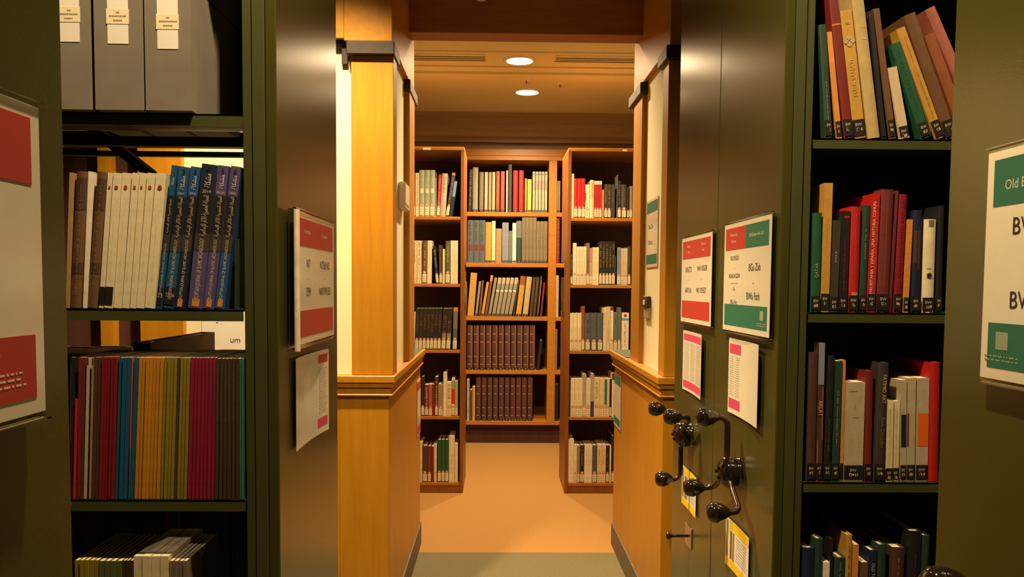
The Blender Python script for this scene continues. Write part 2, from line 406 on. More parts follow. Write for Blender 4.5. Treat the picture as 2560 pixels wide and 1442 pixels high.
# acrylic plates on the facing bookcase ends
for xx, sg, nm in ((-.19, 1, 'left'), (.397, -1, 'right')):
    tt = empty('acrylic_sign_plate', (xx+sg*.004, YCASE+.22, 1.05)); tag(tt, 'clear acrylic plate on the inner end of the %s bookcase' % nm, 'sign')
    b = MB(); b.box(-.003, .003, -.105, .105, 0, .297, ACR, .001); b.build('plate', tt)
    b = MB(); b.box(-.0037, .0037, -.098, .098, .10, .20, PAPER); 

# ------------------------------------------------------------------ green rolling stacks
SH_L = (1.81, 1.466, 1.1575, .849, .54, .235)         # shelf tops
SH_R = (1.85, 1.473, 1.1545, .8365, .52, .205)
def stack_range(label, xe, sg, y0, y1, length, shelf_sides, handle=None, strut=False, central=True):
    SHZ = SH_L if sg < 0 else SH_R
    """xe: plane of the end panel that faces the aisle; sg: -1 when the range runs off to the left"""
    t = empty('rolling_stack_range', (xe, (y0+y1)/2, 0)); tag(t, label, 'shelving'); cy = (y0+y1)/2; h = (y1-y0)/2
    def part(nm, a0, a1, b0, b1, c0, c1, m, bev=.001):
        b = MB(); b.box(sg*a0, sg*a1, b0, b1, c0, c1, m, bev); return b.build(nm, t)
    b = MB(); b.box(0, sg*.018, -h, h, .03, 2.15, GREEN, .002); b.build('end_panel', t)
    for e in (-1, 1):                                  # folded flange and upright on both faces
        part('flange', .0185, .0385, e*h, e*(h-.05), .06, 2.15, GREENUP)
        part('upright', .0395, .0545, e*(h-.004), e*(h-.05), .06, 2.15, GREENUP)
        part('upright', length-.03, length, e*(h-.004), e*(h-.05), .06, 2.15, GREEN)
    part('top_cover', .0185, length, -h, h, 2.15, 2.165, GREENDK)
    part('plinth', .0185, length, -h+.01, h-.01, .03, .10, GREENDK)
    part('rail_carriage', .03, length, -h*.5, h*.5, 0.001, .03, BLACKST)
    x0, x1 = .0560, length-.031
    for side in shelf_sides:
        y_out, y_in = side*(h-.001), side*.0005
        for z in SHZ:
            if strut and abs(z-1.466) < .01:
                if side > 0: continue
                y_in = y_out+.135
            b = MB(); b.box(sg*x0, sg*x1, y_out, y_in, z-.003, z, GREENDK)
            b.box(sg*x0, sg*x1, y_out, y_out-side*.002, z-.0185, z, GREENUP)
            b.build('shelf', t)
    if strut:
        part('light_block_liner', .0385, .0390, -h+.02, h-.02, .11, 2.14, BLACKST, 0)  # black liner added to block light between flange and upright
        part('centre_panel', x0, x1, -.0, .004, 1.497, 2.14, BLACKST, 0)  # black sheet added so the space behind the boxes stays dark
        b = MB()
        p, q = Vector((sg*.13, .03, 1.265)), Vector((sg*.47, .03, 1.53))
        b.tube([p, q], .012, BLACKST, 4); b.build('cross_brace', t)
        part('tie_rail', x0, x1, .215, .230, 1.487, 1.521, BLACKST); part('tie_rail', x0, x1, .215, .230, 1.468, 1.479, BLACKST); part('tie_rail', x0, x1, -.10, -.09, 1.438, 1.455, BLACKST)
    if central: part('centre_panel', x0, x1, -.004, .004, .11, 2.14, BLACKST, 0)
    if handle is not None:
        zc, a0 = .806, handle
        hb = MB(); hb.lathe([(.030, 0), (.031, -.012), (.034, -.022), (.032, -.034), (.022, -.044), (.008, -.047), (.001, -.047)], BAKE, (0, 0, zc), 'X', 24)
        for q in (0, 1, 2): hb.lathe([(.004, -.050), (.004, -.044)], RODM, (.0, .012*math.cos(q*2.1), zc+.012*math.sin(q*2.1)), 'X', 8)
        hub = hb.build('crank_hub', t, True)
        for k in range(3):
            a = math.radians(a0+120*k); dy, dz = math.cos(a), math.sin(a)
            def P(x, r): return (x, dy*r, zc+dz*r)
            pts = [P(-.028, .01), P(-.028, .06), P(-.028, .100)]
            for j in range(1, 6):
                f = j/5*PI/2; pts.append(P(-.028-.018*(1-math.cos(f)), .100+.018*math.sin(f)))
            pts.append(P(-.052, .118))
            mb = MB(); mb.tube(pts, .0065, RODM, 10); arm = mb.build('crank_arm', hub, True)
            kb = MB(); kb.lathe([(.006, -.046), (.010, -.052), (.0165, -.062), (.0205, -.074), (.0195, -.086), (.013, -.094), (.001, -.096)], BAKE, (0, dy*.118, zc+dz*.118), 'X', 24)
            kb.build('crank_knob', hub, True)
    return t
rl1 = stack_range('near green steel rolling stack at the left edge, red sign on its end', XL, -1, -.05, .675, 2.4, (-1, 1))
rl2 = stack_range('green steel rolling stack on the left with grey boxes and journals', XL, -1, 1.318, 1.802, 1.7, (-1, 1), strut=True, central=False)
rr1 = stack_range('nearest green steel rolling stack at the right edge, sign reading BWa', XR, 1, .51, .9445, 2.4, (-1, 1), handle=57)
rr2 = stack_range('green steel rolling stack on the right, books facing the open aisle', XR, 1, 1.505, 1.9385, 2.0, (-1, 1), handle=90)
rr3 = stack_range('farther green steel rolling stack on the right, against the timber partition', XR, 1, 1.9415, 2.375, 2.0, (-1, 1), handle=27)
# lock with pull rod on the far right panel
t = empty('stack_lock', (XR-.0005, 2.157, .533), -PI/2); tag(t, 'black lock pull rod with small square plate on far right panel', 'lock')
b = MB(); b.box(-.033, .033, -.003, 0, -.028, .028, mat('brushed steel plate', (.5, .42, .32), .3, metal=.8), .001); b.build('plate', t)
b = MB(); b.lathe([(.001, -.062), (.009, -.061), (.009, -.056), (.005, -.050), (.004, -.040), (.004, -.003)], BAKE, (0, 0, 0), 'Y', 16); b.build('pull_rod', t, True)

# ------------------------------------------------------------------ books
def sat(p, q):
    """True when two convex outlines overlap"""
    for poly in (p, q):
        for i in range(len(poly)):
            ax, az = poly[i-1][1]-poly[i][1], poly[i][0]-poly[i-1][0]
            a = [v[0]*ax+v[1]*az for v in p]; b = [v[0]*ax+v[1]*az for v in q]
            if max(a) <= min(b) or max(b) <= min(a): return False
    return True
def quad(x, w, h, a, g=.0004):
    """outline of a leaning book; its pivot is the lower corner it rests on"""
    c, s = math.cos(a), math.sin(a); l, r = (-w-g, g) if a > 0 else (-g, w+g)
    return [(x+u*c+v*s, -u*s+v*c) for u, v in ((l, 0), (r, 0), (r, h), (l, h))]
def book(name, w, h, d, loc, a, col, kind='p', lab=None, title=None, marks=None, bands=(), emblem=None, ridge=None, page=PAGES, rnd=None):
    rnd = rnd or random
    t = empty(name, loc, 0, a); x0 = -w if a > 0 else 0.0
    hard = kind in 'hl'; bt = min(.0026, w*.18) if hard else min(.0009, w*.16); bul = min(.004, w*.13) if hard else 0
    zi = .003 if hard else .0004
    def sy(x): return -bul*(1-((2*(x-x0)/w)-1)**2)
    ns = 6 if hard and w > .008 else 1
    out = [(x0, d), (x0, 0)] + [(x0+w*k/ns, sy(x0+w*k/ns)) for k in range(1, ns)] + [(x0+w, 0), (x0+w, d), (x0+w-bt, d), (x0+w-bt, bt), (x0+bt, bt), (x0+bt, d)]
    mb = MB(); cm = cloth(col); mb.prism(out, 0, h, cm)
    e = .0003
    def stripe(f0, f1, m, u0=0.0, u1=1.0, off=e):
        n = max(ns, 1)
        for k in range(n):
            a0, a1 = x0+w*(u0+(u1-u0)*k/n), x0+w*(u0+(u1-u0)*(k+1)/n)
            mb.face([(a0, sy(a0)-off, f0*h), (a1, sy(a1)-off, f0*h), (a1, sy(a1)-off, f1*h), (a0, sy(a0)-off, f1*h)], m)
    for bd in bands: stripe(bd[0], bd[1], ink(bd[2]), *(bd[3:] or ()))
    if ridge:                                                # leather volume: paler joints and gilt bands
        stripe(0, 1, ink(ridge), .74, 1.0)
        for f in (.12, .3, .62, .8): stripe(f, f+.012, ink('ochre'), .08, .66)
    mb.build('cover', t)
    pb = MB(); pb.box(x0+bt, x0+w-bt, bt+.0002, d-(.003 if hard else .0002), zi, h-zi, page); pb.build('pages', t)
    yl = -bul-e*2
    if lab:
        lb = MB()
        if lab == 'b':                                       # black call number label of the rolling stacks
            lb.box(x0+.02*w, x0+.98*w, yl-.0003, yl+bul*.6, .004, .004+min(.030, h*.14), ink('black'))
            zc = .004+min(.030, h*.14); mm = ink('beige')
            if w > .009:
                lb.text('BW', mm, x0+w*.5, zc-.009, .0055, yl-.0006, w*.55)
                for _ in range(5):
                    u = x0+w*(.28+.4*rnd.random()); lb.box(u, u+w*.1, yl-.0006, yl-.0003, zc-.021+rnd.random()*.002, zc-.0165+rnd.random()*.002, mm)
        elif lab == 'w':                                     # cream label with a pink disc above it
            hh = min(.050, h*.2); lw = min(w*.86, .022); c0 = x0+w/2
            lb.box(c0-lw/2, c0+lw/2, yl-.0003, yl+bul*.6, .006, .006+hh, ink('ivory'), 0)
            r = lw*.45; zc = .006+hh+r*.8
            lb.face([(c0+r*math.cos(k*PI/6), yl-.0003, zc+r*math.sin(k*PI/6)) for k in range(12)], ink('pink'))
            lb.face([(c0+r*.6*math.cos(k*PI/6), yl-.0005, zc+r*.6*math.sin(k*PI/6)) for k in range(12)], ink('beige'))
            for k in range(3): lb.box(c0-lw*.3, c0+lw*.3*(rnd.random()), yl-.0005, yl-.0003, .012+k*hh*.26, .015+k*hh*.26, ink('grey'))
        elif lab == 'k':                                     # short black label along the shelf
            lb.box(x0+.06*w, x0+.94*w, yl-.0003, yl+bul*.6, .003, .017, ink('black'))
            lb.box(x0+.3*w, x0+.65*w, yl-.0005, yl-.0003, .007, .012, ink('grey'))
        elif lab[0] == 'n':                                  # label with a written number
            lb.box(x0+.02*w, x0+.98*w, yl-.0003, yl, .006, .034, ink('black'))
            if lab[1:]: lb.text(lab[1:], ink('beige'), x0+w*.5, .021, .007, yl-.0006, w*.85)
        lb.build('spine_label', t)
    tb = MB()
    if title:
        for body, c, f, hc, wid, rot in title:
            tl = MB(); tl.text(body, ink(c), x0+w*.5 if not isinstance(f, tuple) else x0+w*f[1], (f[0] if isinstance(f, tuple) else f)*h, hc*w, yl-.0004, wid*(h if rot else w), rot); tl.build('title_lettering', t)
    if marks:                                                # lettering too small to read in the photograph
        c, f0, f1, sz = marks[:4]; g = sz*w; z = f1*h; m = ink(c); cx = x0+w*.5+(marks[4]*w if len(marks) > 4 else 0)
        def st(u0, u1, v0, v1): tb.face([(cx+u0*g, yl-.0003, z+v0*g), (cx+u1*g, yl-.0003, z+v0*g), (cx+u1*g, yl-.0003, z+v1*g), (cx+u0*g, yl-.0003, z+v1*g)], m)
        if lab in ('w', 'k'):                                # upright characters, one below the other
            while z > f0*h:
                if rnd.random() < .9:
                    for v in (-.18, -.55, -.95):
                        if rnd.random() < .8: e = .28+.22*rnd.random(); st(-e, e, v-.12, v)
                    for u in (-.3, .0, .3):
                        if rnd.random() < .55: st(u-.06, u+.06, -.2-.8*rnd.random(), -.1)
                z -= g*1.4
        else:                                                # words running along the spine
            k = 0
            while z > f0*h:
                if k > 2 and rnd.random() < .2: k = 0
                else:
                    k += 1; st(-.32, .32 if rnd.random() < .4 else .14, -.14, .0)
                    if rnd.random() < .7: u = rnd.choice((-.30, -.02, .22)); st(u-.07, u+.07, -.46, -.12)
                    if rnd.random() < .45: st(-.32, .14, -.50, -.38)
                z -= g*.72
    if emblem:
        if tb.v: tb.build('spine_print', t)
        tb = MB(); c, f, r, n = emblem; z = f*h; r *= w
        for q in range(n):
            a2 = 2*PI*q/n; cx, cz = x0+w*.5+(r*.6*math.cos(a2) if n > 1 else 0), z+(r*.6*math.sin(a2) if n > 1 else 0)
            tb.face([(cx+r*.5*math.cos(k*PI/5), yl-.0003, cz+r*.5*math.sin(k*PI/5)) for k in range(10)], ink(c))
    if tb.v: tb.build('emblem' if emblem else 'spine_print', t)
    return t

ORD = 'zero first second third fourth fifth sixth seventh eighth ninth tenth eleventh twelfth'.split()
NUM = 'zero one two three four five six seven eight nine ten eleven twelve'.split()
NAMES = {'p': 'paperback_book', 'h': 'hardback_book', 'l': 'leather_volume', 'j': 'journal_issue', 'f': 'cardboard_folder', 'b': 'bookend', 'a': 'archive_box'}
CAT = {'p': 'book', 'h': 'book', 'l': 'book', 'j': 'journal', 'f': 'folder', 'b': 'bookend', 'a': 'box'}
def row(where, Y, yb, zs, items, dmax, mode='b', dset=.006, walls=()):
    """items: (look, colour, kind, x0, x1 px at the shelf (mode b) or at the top (mode t), y px of the top, lean px, options);
    walls: (x0, x1) of uprights the books must stay clear of"""
    blocks = [[(a, -.1), (b, -.1), (b, .6), (a, .6)] for a, b in walls]
    for scale in (1, .985, .97, .955, .94, .92, .9, .87, .84):
        rnd = random.Random(where); prev = None; out = []; ok = True
        for it in items:
            look, col, kind, xa, xb, yt, lean = it[:7]; o = dict(it[7]) if len(it) > 7 else {}
            Yb = Y+dset+o.pop('dy', 0.0)+rnd.random()*.003; z0 = zs+.0008
            yr = yt if mode == 't' else yb
            p0, p1 = at(xa, yr, Y=Yb), at(xb, yr, Y=Yb); w = (p1.x-p0.x)*scale; a = 0.0
            q = at(xa+(lean or 0), yt, Y=Yb); H = q.z-z0
            if lean is not None and mode == 'b':
                a = math.atan2(q.x-p0.x, H); H = math.hypot(q.x-p0.x, H)
                if a > 0: H -= w*math.sin(a)
            bx = p0.x if a <= 0 else p0.x+w
            w = w*math.cos(a)-.0008; bx += .0004*(1 if a <= 0 else -1); H = max(.05, H); x0 = bx; n = 0
            while n < 90 and ((prev and (bx+w/2*(1 if a <= 0 else -1) <= pmid or sat(prev, quad(bx, w, H, a)))) or any(sat(k, quad(bx, w, H, a)) and (k[0][0]+k[1][0]) < 2*x0 for k in blocks)):
                bx += .0004; n += 1
            if n > 40 or any(sat(k, quad(bx, w, H, a)) for k in blocks): ok = False
            prev = quad(bx, w, H, a); pmid = bx+w/2*(1 if a <= 0 else -1); out.append((look, col, kind, w, H, bx, Yb, z0, a, o))
        if ok: break
    counts, seen = {}, {}
    for it in items: counts[it[0]] = counts.get(it[0], 0)+1
    for look, col, kind, w, H, bx, Yb, z0, a, o in out:
        dd = o.pop('d', min(dmax, max(.10, H*.72)))
        if kind == 'b':
            t = empty('bookend', (bx, Yb, z0), 0, a); mb = MB(); mb.box(0, .0016, 0, .12, 0, H, cloth(col, .35)); mb.build('plate', t)
            mb = MB(); mb.box(.0017, .0017+o.get('foot', .02), 0, .12, .0, .0012, cloth(o.get('fc', col), .35)); mb.build('foot', t)
        else:
            t = book(NAMES[kind], w, H, dd, (bx, Yb, z0), a, col, kind if kind != 'j' else 'p', rnd=rnd, **o)
        k = seen[look] = seen.get(look, 0)+1; n = counts[look]
        lb = f'{look} on {where}' if n == 1 else f'{ORD[k]} {look} from left on {where}'
        tag(t, lb, CAT[kind], f'{look}s on {where}' if n > 1 else None)

def many(n, look, col, kind, x0, x1, yt, lean=None, **o):
    le = o.pop('to', lean)                                   # lean of the last one, when the run straightens up
    return [(look, col, kind, x0+(x1-x0)*k/n, x0+(x1-x0)*(k+1)/n, yt, lean if le == lean else lean+(le-lean)*k/max(n-1, 1), o) for k in range(n)]
def B(look, col, kind, x0, x1, yt, lean=None, **o): return (look, col, kind, x0, x1, yt, lean, o)

W = dict(lab='w'); K = dict(lab='k'); BB = dict(lab='b')
# --- left bookcase
WALLS = ((-1.13, -1.099), (-.2105, -.1895), (.3965, .4175))
WL = '{} shelf of left wooden bookcase'.format
row(WL('top'), YCASE, 541, SH_SIDE[0], [
    B('rust hardback', 'rust', 'h', 1031, 1038.5, 432, **W), B('white paperback with red lettering', 'ivory', 'p', 1039, 1047.5, 432, marks=('rust', .3, .95, .5), **W),
    *many(3, 'tall grey green hardback', 'sage', 'h', 1048, 1087, 425, bands=((.5, .6, 'cream', .2, .8),), **W),
    B('thin pale blue paperback', 'steel', 'p', 1087.5, 1091.5, 445), B('red paperback', 'red', 'p', 1091, 1099, 436, 5, marks=('cream', .3, .9, .5), **W),
    B('thick off white hardback', 'stone', 'h', 1099, 1113, 433, 6, marks=('dark', .55, .9, .35)),
    B('black paperback with yellow head', 'dark', 'p', 1113.5, 1122, 431, 17, bands=((.94, 1, 'amber'),), marks=('beige', .4, .9, .4), **W), B('dark blue paperback', 'navy', 'p', 1122.5, 1130, 451, 13, bands=((.55, .98, 'lblue'),))], .26, walls=WALLS)
row(WL('second'), YCASE, 708.5, SH_SIDE[1], [
    B('cream paperback with bold black title', 'cream', 'p', 1031, 1042, 601, marks=('black', .45, .95, .5)), B('cream paperback with fine title', 'cream', 'p', 1042.5, 1054, 601, marks=('dark', .4, .95, .35)),
    B('red brown hardback', 'brown', 'h', 1054.5, 1067, 601, 2, marks=('beige', .45, .9, .4), **W), B('white hardback beside the leaning black book', 'ivory', 'p', 1067.5, 1078.5, 601, 2, marks=('beige', .4, .9, .35)),
    B('black paperback leaning left', 'black', 'p', 1090, 1097.5, 615, -8, marks=('beige', .45, .9, .5), **W), B('dark brown paperback', 'dbrown', 'p', 1098, 1106, 612, -1, marks=('ochre', .3, .9, .4), **W),
    B('thin cream paperback', 'cream', 'p', 1106.5, 1112.5, 622), B('green hardback', 'moss', 'h', 1113.5, 1125, 602, marks=('cream', .5, .9, .35), **W),
    *many(2, 'white paperback', 'ivory', 'p', 1126, 1144.5, 601, marks=('beige', .4, .8, .3))], .26, walls=WALLS)
row(WL('middle'), YCASE, 875, SH_SIDE[2], [
    B('thin white paperback', 'ivory', 'p', 1030.5, 1036, 780, 3, lab='w'),
    *many(7, 'black paperback with brown title', 'black', 'p', 1036.5, 1101, 770, 4, marks=('rust', .42, .85, .6), **W),
    *many(2, 'black paperback with grey label', 'black', 'p', 1102, 1126, 770, 6, marks=('rust', .45, .82, .75), bands=((.22, .40, 'grey', .1, .9),), **W),
    B('grey blue paperback with yellow head', 'slate', 'p', 1131, 1142, 769, 3, bands=((.91, 1, 'amber'), (.5, .9, 'taupe')), **W)], .26, walls=WALLS)
row(WL('fourth'), YCASE, 1041.5, SH_SIDE[3], [
    B('black hardback beside the half wall', 'black', 'h', 1053, 1061, 941, **W), B('dark red paperback with white title', 'maroon', 'p', 1061.5, 1071, 962, marks=('ivory', .3, .92, .6), **W),
    B('pinkish red paperback', 'pinkr', 'p', 1071.5, 1080.5, 961, marks=('pink', .35, .9, .5), **W), B('deep red paperback', 'dred', 'p', 1081, 1086.5, 961), B('tall black paperback with white title', 'dark', 'p', 1087, 1095, 942, marks=('ivory', .3, .9, .6), **W),
    B('tan paperback', 'tan', 'p', 1095.5, 1107.5, 960, **W), B('tall white paperback', 'white', 'p', 1108, 1116.5, 931, marks=('beige', .5, .95, .2)), B('cream paperback with grey title', 'cream', 'p', 1117, 1128.5, 956, marks=('grey', .4, .95, .5), **W),
    B('paperback in white, red and sage bands', 'white', 'p', 1129, 1136.5, 946, bands=((.72, .95, 'sage'), (.32, .72, 'bred'), (.0, .1, 'bred')), lab='w'), B('lime green paperback', 'lime', 'p', 1137, 1144.5, 953, **W)], .26, walls=WALLS)
row(WL('bottom'), YCASE, 1206.5, SH_SIDE[4], [
    B('cream paperback half hidden by the half wall', 'cream', 'p', 1049, 1056, 1105), B('dark brown hardback', 'dbrown', 'h', 1056.5, 1068.5, 1114, **W), B('red brown leather spine hardback', 'maroon', 'h', 1069, 1078, 1115, marks=('ochre', .4, .9, .3), **W),
    B('thin dark red paperback', 'dred', 'p', 1078.5, 1084, 1116), B('thin cream paperback', 'cream', 'p', 1084.5, 1092, 1112, **W), *many(3, 'dark green hardback', 'green', 'h', 1093.5, 1121, 1099, **W),
    B('tall white paperback', 'ivory', 'p', 1122, 1136, 1090, marks=('dark', .2, .6, .25)), B('shorter white paperback', 'ivory', 'p', 1136.5, 1144.5, 1109)], .26, walls=WALLS)
# --- right bookcase
WR = '{} shelf of right wooden bookcase'.format
row(WR('top'), YCASE, 544, SH_SIDE[0], [
    B('thin cream paperback', 'cream', 'p', 1427, 1433.5, 434), *many(3, 'bright red hardback', 'bred', 'h', 1434, 1462, 446, marks=('red', .5, .9, .3), **W), B('pale paperback with a coloured edge', 'ivory', 'p', 1462.5, 1473.5, 461, bands=((.5, .75, 'teal', 0, .2),), **W),
    B('tall cream paperback with black title', 'cream', 'h', 1474, 1484, 450, marks=('dark', .5, .92, .35)), *many(3, 'red paperback with white head', 'red', 'p', 1484.5, 1503.5, 452, bands=((.9, 1, 'ivory'),), lab='w'),
    B('thin blush paperback', 'pink', 'p', 1504, 1509.5, 474), *many(2, 'black paperback with gold title', 'dark', 'p', 1510, 1527, 460, marks=('ochre', .4, .95, .5), **W), B('charcoal paperback with gold title', 'dark', 'p', 1527.5, 1536.5, 461, marks=('ochre', .45, .95, .3)),
    B('grey metal bookend between dark books', 'steel', 'b', 1538, 1541.5, 436, 3, foot=.004), B('tall black paperback with gold title', 'black', 'p', 1543, 1552, 452, marks=('amber', .4, .9, .5), **W),
    B('black hardback with grey title', 'dark', 'h', 1552.5, 1566.5, 461, marks=('grey', .35, .85, .3), **W), B('thin black hardback', 'black', 'h', 1567, 1572.5, 470, **W), B('grey paperback by the post', 'grey', 'p', 1573, 1580, 465, **W)], .26, walls=WALLS)
row(WR('second'), YCASE, 712, SH_SIDE[1], [
    B('thin dark green paperback', 'dgreen', 'p', 1424, 1429.5, 635, marks=('beige', .5, .95, .5), **W), B('tall cream paperback', 'ivory', 'p', 1430, 1439, 607, lab='w'), *many(3, 'cream paperback of middling height', 'ivory', 'p', 1439.5, 1464, 616, marks=('beige', .45, .9, .3), lab='w'),
    B('grey brown paperback', 'taupe', 'p', 1464.5, 1472, 607, marks=('dbrown', .3, .7, .4), **W), B('cream paperback with lilac pattern', 'pink', 'p', 1472.5, 1480, 620, bands=((.15, .6, 'stone', .1, .9),), **W), *many(2, 'cream paperback with grey title', 'ivory', 'p', 1480.5, 1496, 618, marks=('beige', .3, .9, .4)),
    *many(5, 'black paperback with gold title', 'black', 'p', 1496.5, 1536, 603, 1, marks=('ochre', .42, .93, .5), **W), B('grey metal bookend', 'steel', 'b', 1537, 1540, 640, 1, foot=.003), B('pale blue paperback', 'steel', 'p', 1542, 1551, 618, marks=('dark', .4, .9, .3), **W),
    *many(3, 'blush paperback', 'beige', 'p', 1551.5, 1567.5, 620, **W), B('charcoal hardback', 'dark', 'h', 1568, 1576, 616, marks=('grey', .5, .9, .4), **W)], .26, walls=WALLS)
row(WR('middle'), YCASE, 876, SH_SIDE[2], [
    *many(3, 'cream hardback', 'ivory', 'h', 1420, 1449, 782, marks=('beige', .4, .6, .3), lab='w'), B('thin tall brown hardback', 'rust', 'h', 1450, 1458, 765, **W), B('slate blue hardback with brown title', 'slate', 'h', 1459, 1474.5, 782, marks=('brown', .5, .9, .4), **W),
    *many(2, 'plain slate hardback', 'slate', 'h', 1475.5, 1506, 782, **W), B('cream paperback with black title', 'ivory', 'p', 1507, 1515, 769, marks=('dark', .5, .9, .35)), B('tall cream hardback', 'cream', 'p', 1515.5, 1524, 767, marks=('dark', .2, .7, .3)),
    B('white paperback with red head', 'white', 'p', 1524.5, 1532.5, 767, bands=((.92, 1, 'crimson'),), lab='w'), B('broad grey green paperback', 'gslate', 'p', 1533, 1543, 782, marks=('dark', .6, .9, .3), **W), B('narrow tall grey green paperback', 'gslate', 'p', 1543.5, 1551.5, 769, **W),
    B('white paperback with red and blue emblem', 'white', 'p', 1553, 1571, 782, bands=((.80, .86, 'lblue'),), marks=('grey', .15, .7, .35), emblem=('crimson', .93, .4, 1))], .26, walls=WALLS)
row(WR('fourth'), YCASE, 1042, SH_SIDE[3], [
    B('dark green sliver of a hardback', 'dgreen', 'h', 1418, 1422, 949), *many(3, 'cream paperback left of silver', 'ivory', 'p', 1423, 1452.5, 947, lab='w'), B('tall silver paperback', 'silver', 'p', 1453, 1462, 935, marks=('grey', .4, .8, .3), **W), B('cream paperback between two silver ones', 'ivory', 'p', 1462.5, 1473.5, 947, lab='w'),
    B('tall silver paperback with purple foot', 'silver', 'p', 1474, 1482.5, 934, bands=((.0, .36, 'purple'),)), B('cream paperback with bold black title', 'cream', 'p', 1483, 1496, 945, marks=('black', .5, .9, .3), **W), B('plain cream paperback', 'cream', 'p', 1496.5, 1508.5, 946, lab='w'),
    B('cream paperback with teal stripe', 'cream', 'p', 1509, 1522.5, 946, bands=((.32, .98, 'teal', .08, .55),), lab='w'), B('narrow black paperback', 'black', 'p', 1523, 1528, 947, **W), B('white paperback with red top', 'white', 'p', 1528.5, 1534, 933, bands=((.85, 1, 'dred'),))], .26, walls=WALLS)
row(WR('bottom'), YCASE, 1207.5, SH_SIDE[4], [
    B('tall white paperback at the gap', 'white', 'p', 1416, 1430, 1098, marks=('beige', .2, .85, .25)), B('cream paperback', 'ivory', 'p', 1430.5, 1438, 1113, lab='w'), B('grey green paperback', 'gtan', 'p', 1438.5, 1446, 1114, **W), B('black hardback with pale label', 'black', 'h', 1446.5, 1457.5, 1113, marks=('beige', .5, .9, .35), **W),
    *many(2, 'white paperback', 'white', 'p', 1458.5, 1478, 1113, marks=('grey', .45, .9, .25)), B('slate grey hardback', 'slate', 'h', 1479, 1491, 1113, marks=('taupe', .4, .9, .3), **W), *many(2, 'cream paperback with dark title', 'cream', 'p', 1492, 1513.5, 1112, marks=('dark', .5, .9, .25), **W),
    B('black paperback near the half wall', 'black', 'p', 1514, 1522.5, 1113, marks=('ochre', .4, .8, .3), **W), B('thin white paperback', 'white', 'p', 1523, 1527, 1114), B('tall navy hardback', 'navy', 'h', 1527.5, 1534, 1089, **W)], .26, walls=WALLS)
# --- back bookcase (two bays)
WALLS = ((.3798, .4408),)
WB = '{} shelf of back bookcase'.format
row(WB('top'), YBACK, 530.5, SH_BACK[0], [
    B('thin black paperback with white pattern', 'black', 'p', 1171, 1180.5, 423, 3, marks=('grey', .15, .95, .7)), B('tall grey tan hardback', 'gtan', 'h', 1181, 1197, 418, 1, **K), B('grey tan hardback of lower height', 'taupe', 'h', 1197.5, 1210.5, 430, 1, **K), B('cream paperback with torn edge', 'stone', 'p', 1211, 1220.5, 430, 1, **K), B('tan paperback', 'tan', 'p', 1221, 1229.5, 430, 1, **K),
    B('second cream paperback', 'stone', 'p', 1230, 1238.5, 430, 1, **K), B('red brown hardback', 'rust', 'h', 1239, 1250.5, 428, 1, marks=('ochre', .3, .9, .3), **K), B('orange red hardback', 'pinkr', 'h', 1251, 1263, 428, 1, marks=('pink', .3, .9, .3), **K), B('thin white paperback', 'white', 'p', 1265, 1269.5, 426, 1), B('tall black hardback', 'dark', 'h', 1270, 1281, 411, **K),
    *many(2, 'bright red hardback', 'red', 'h', 1282, 1311, 426, **K), B('yellow paperback without title', 'amber', 'p', 1311.5, 1318, 446, **K), B('yellow paperback with black title', 'yellow', 'p', 1318.5, 1330, 448, marks=('dark', .6, .95, .35), **K), *many(5, 'pale green paperback', 'sage', 'p', 1331, 1369, 429, bands=((.55, .78, 'gtan'), (.92, .95, 'gslate')), lab='k'),
    *many(2, 'grey brown hardback behind the divider', 'taupe', 'h', 1386, 1396, 452, **K)], .24, walls=WALLS)
row(WB('second'), YBACK, 657, SH_BACK[1], [
    *many(3, 'slate hardback with black characters', 'slate', 'h', 1168, 1212, 550, 1, marks=('black', .5, .93, .4), bands=((.28, .42, 'maroon', .2, .9),)), B('ochre hardback', 'ochre', 'h', 1213, 1228, 555, 1, **K), B('cream paperback', 'cream', 'p', 1229, 1238, 552, 1, **K), B('short broad tan folder', 'tan', 'f', 1239, 1253.5, 571, 1),
    *many(2, 'grey blue paperback', 'steel', 'p', 1255, 1271, 556, marks=('pink', .45, .65, .3), **K), B('short grey green paperback', 'gslate', 'p', 1271.5, 1280, 577, **K), B('white paperback with dark title', 'white', 'p', 1280.5, 1290, 557, marks=('grey', .45, .8, .3), **K), B('green hardback', 'gslate', 'h', 1290.5, 1304, 552, bands=((.05, .6, 'dgreen'),), **K),
    *many(4, 'tall grey brown hardback', 'taupe', 'h', 1304.5, 1340.5, 543, marks=('dark', .3, .7, .15), **K), *many(3, 'shorter grey brown hardback', 'taupe', 'h', 1341, 1368, 553, marks=('dark', .3, .7, .15), **K),
    B('dark red hardback behind the divider', 'dred', 'h', 1385.5, 1394, 546, marks=('ochre', .1, .9, .4))], .24, walls=WALLS)
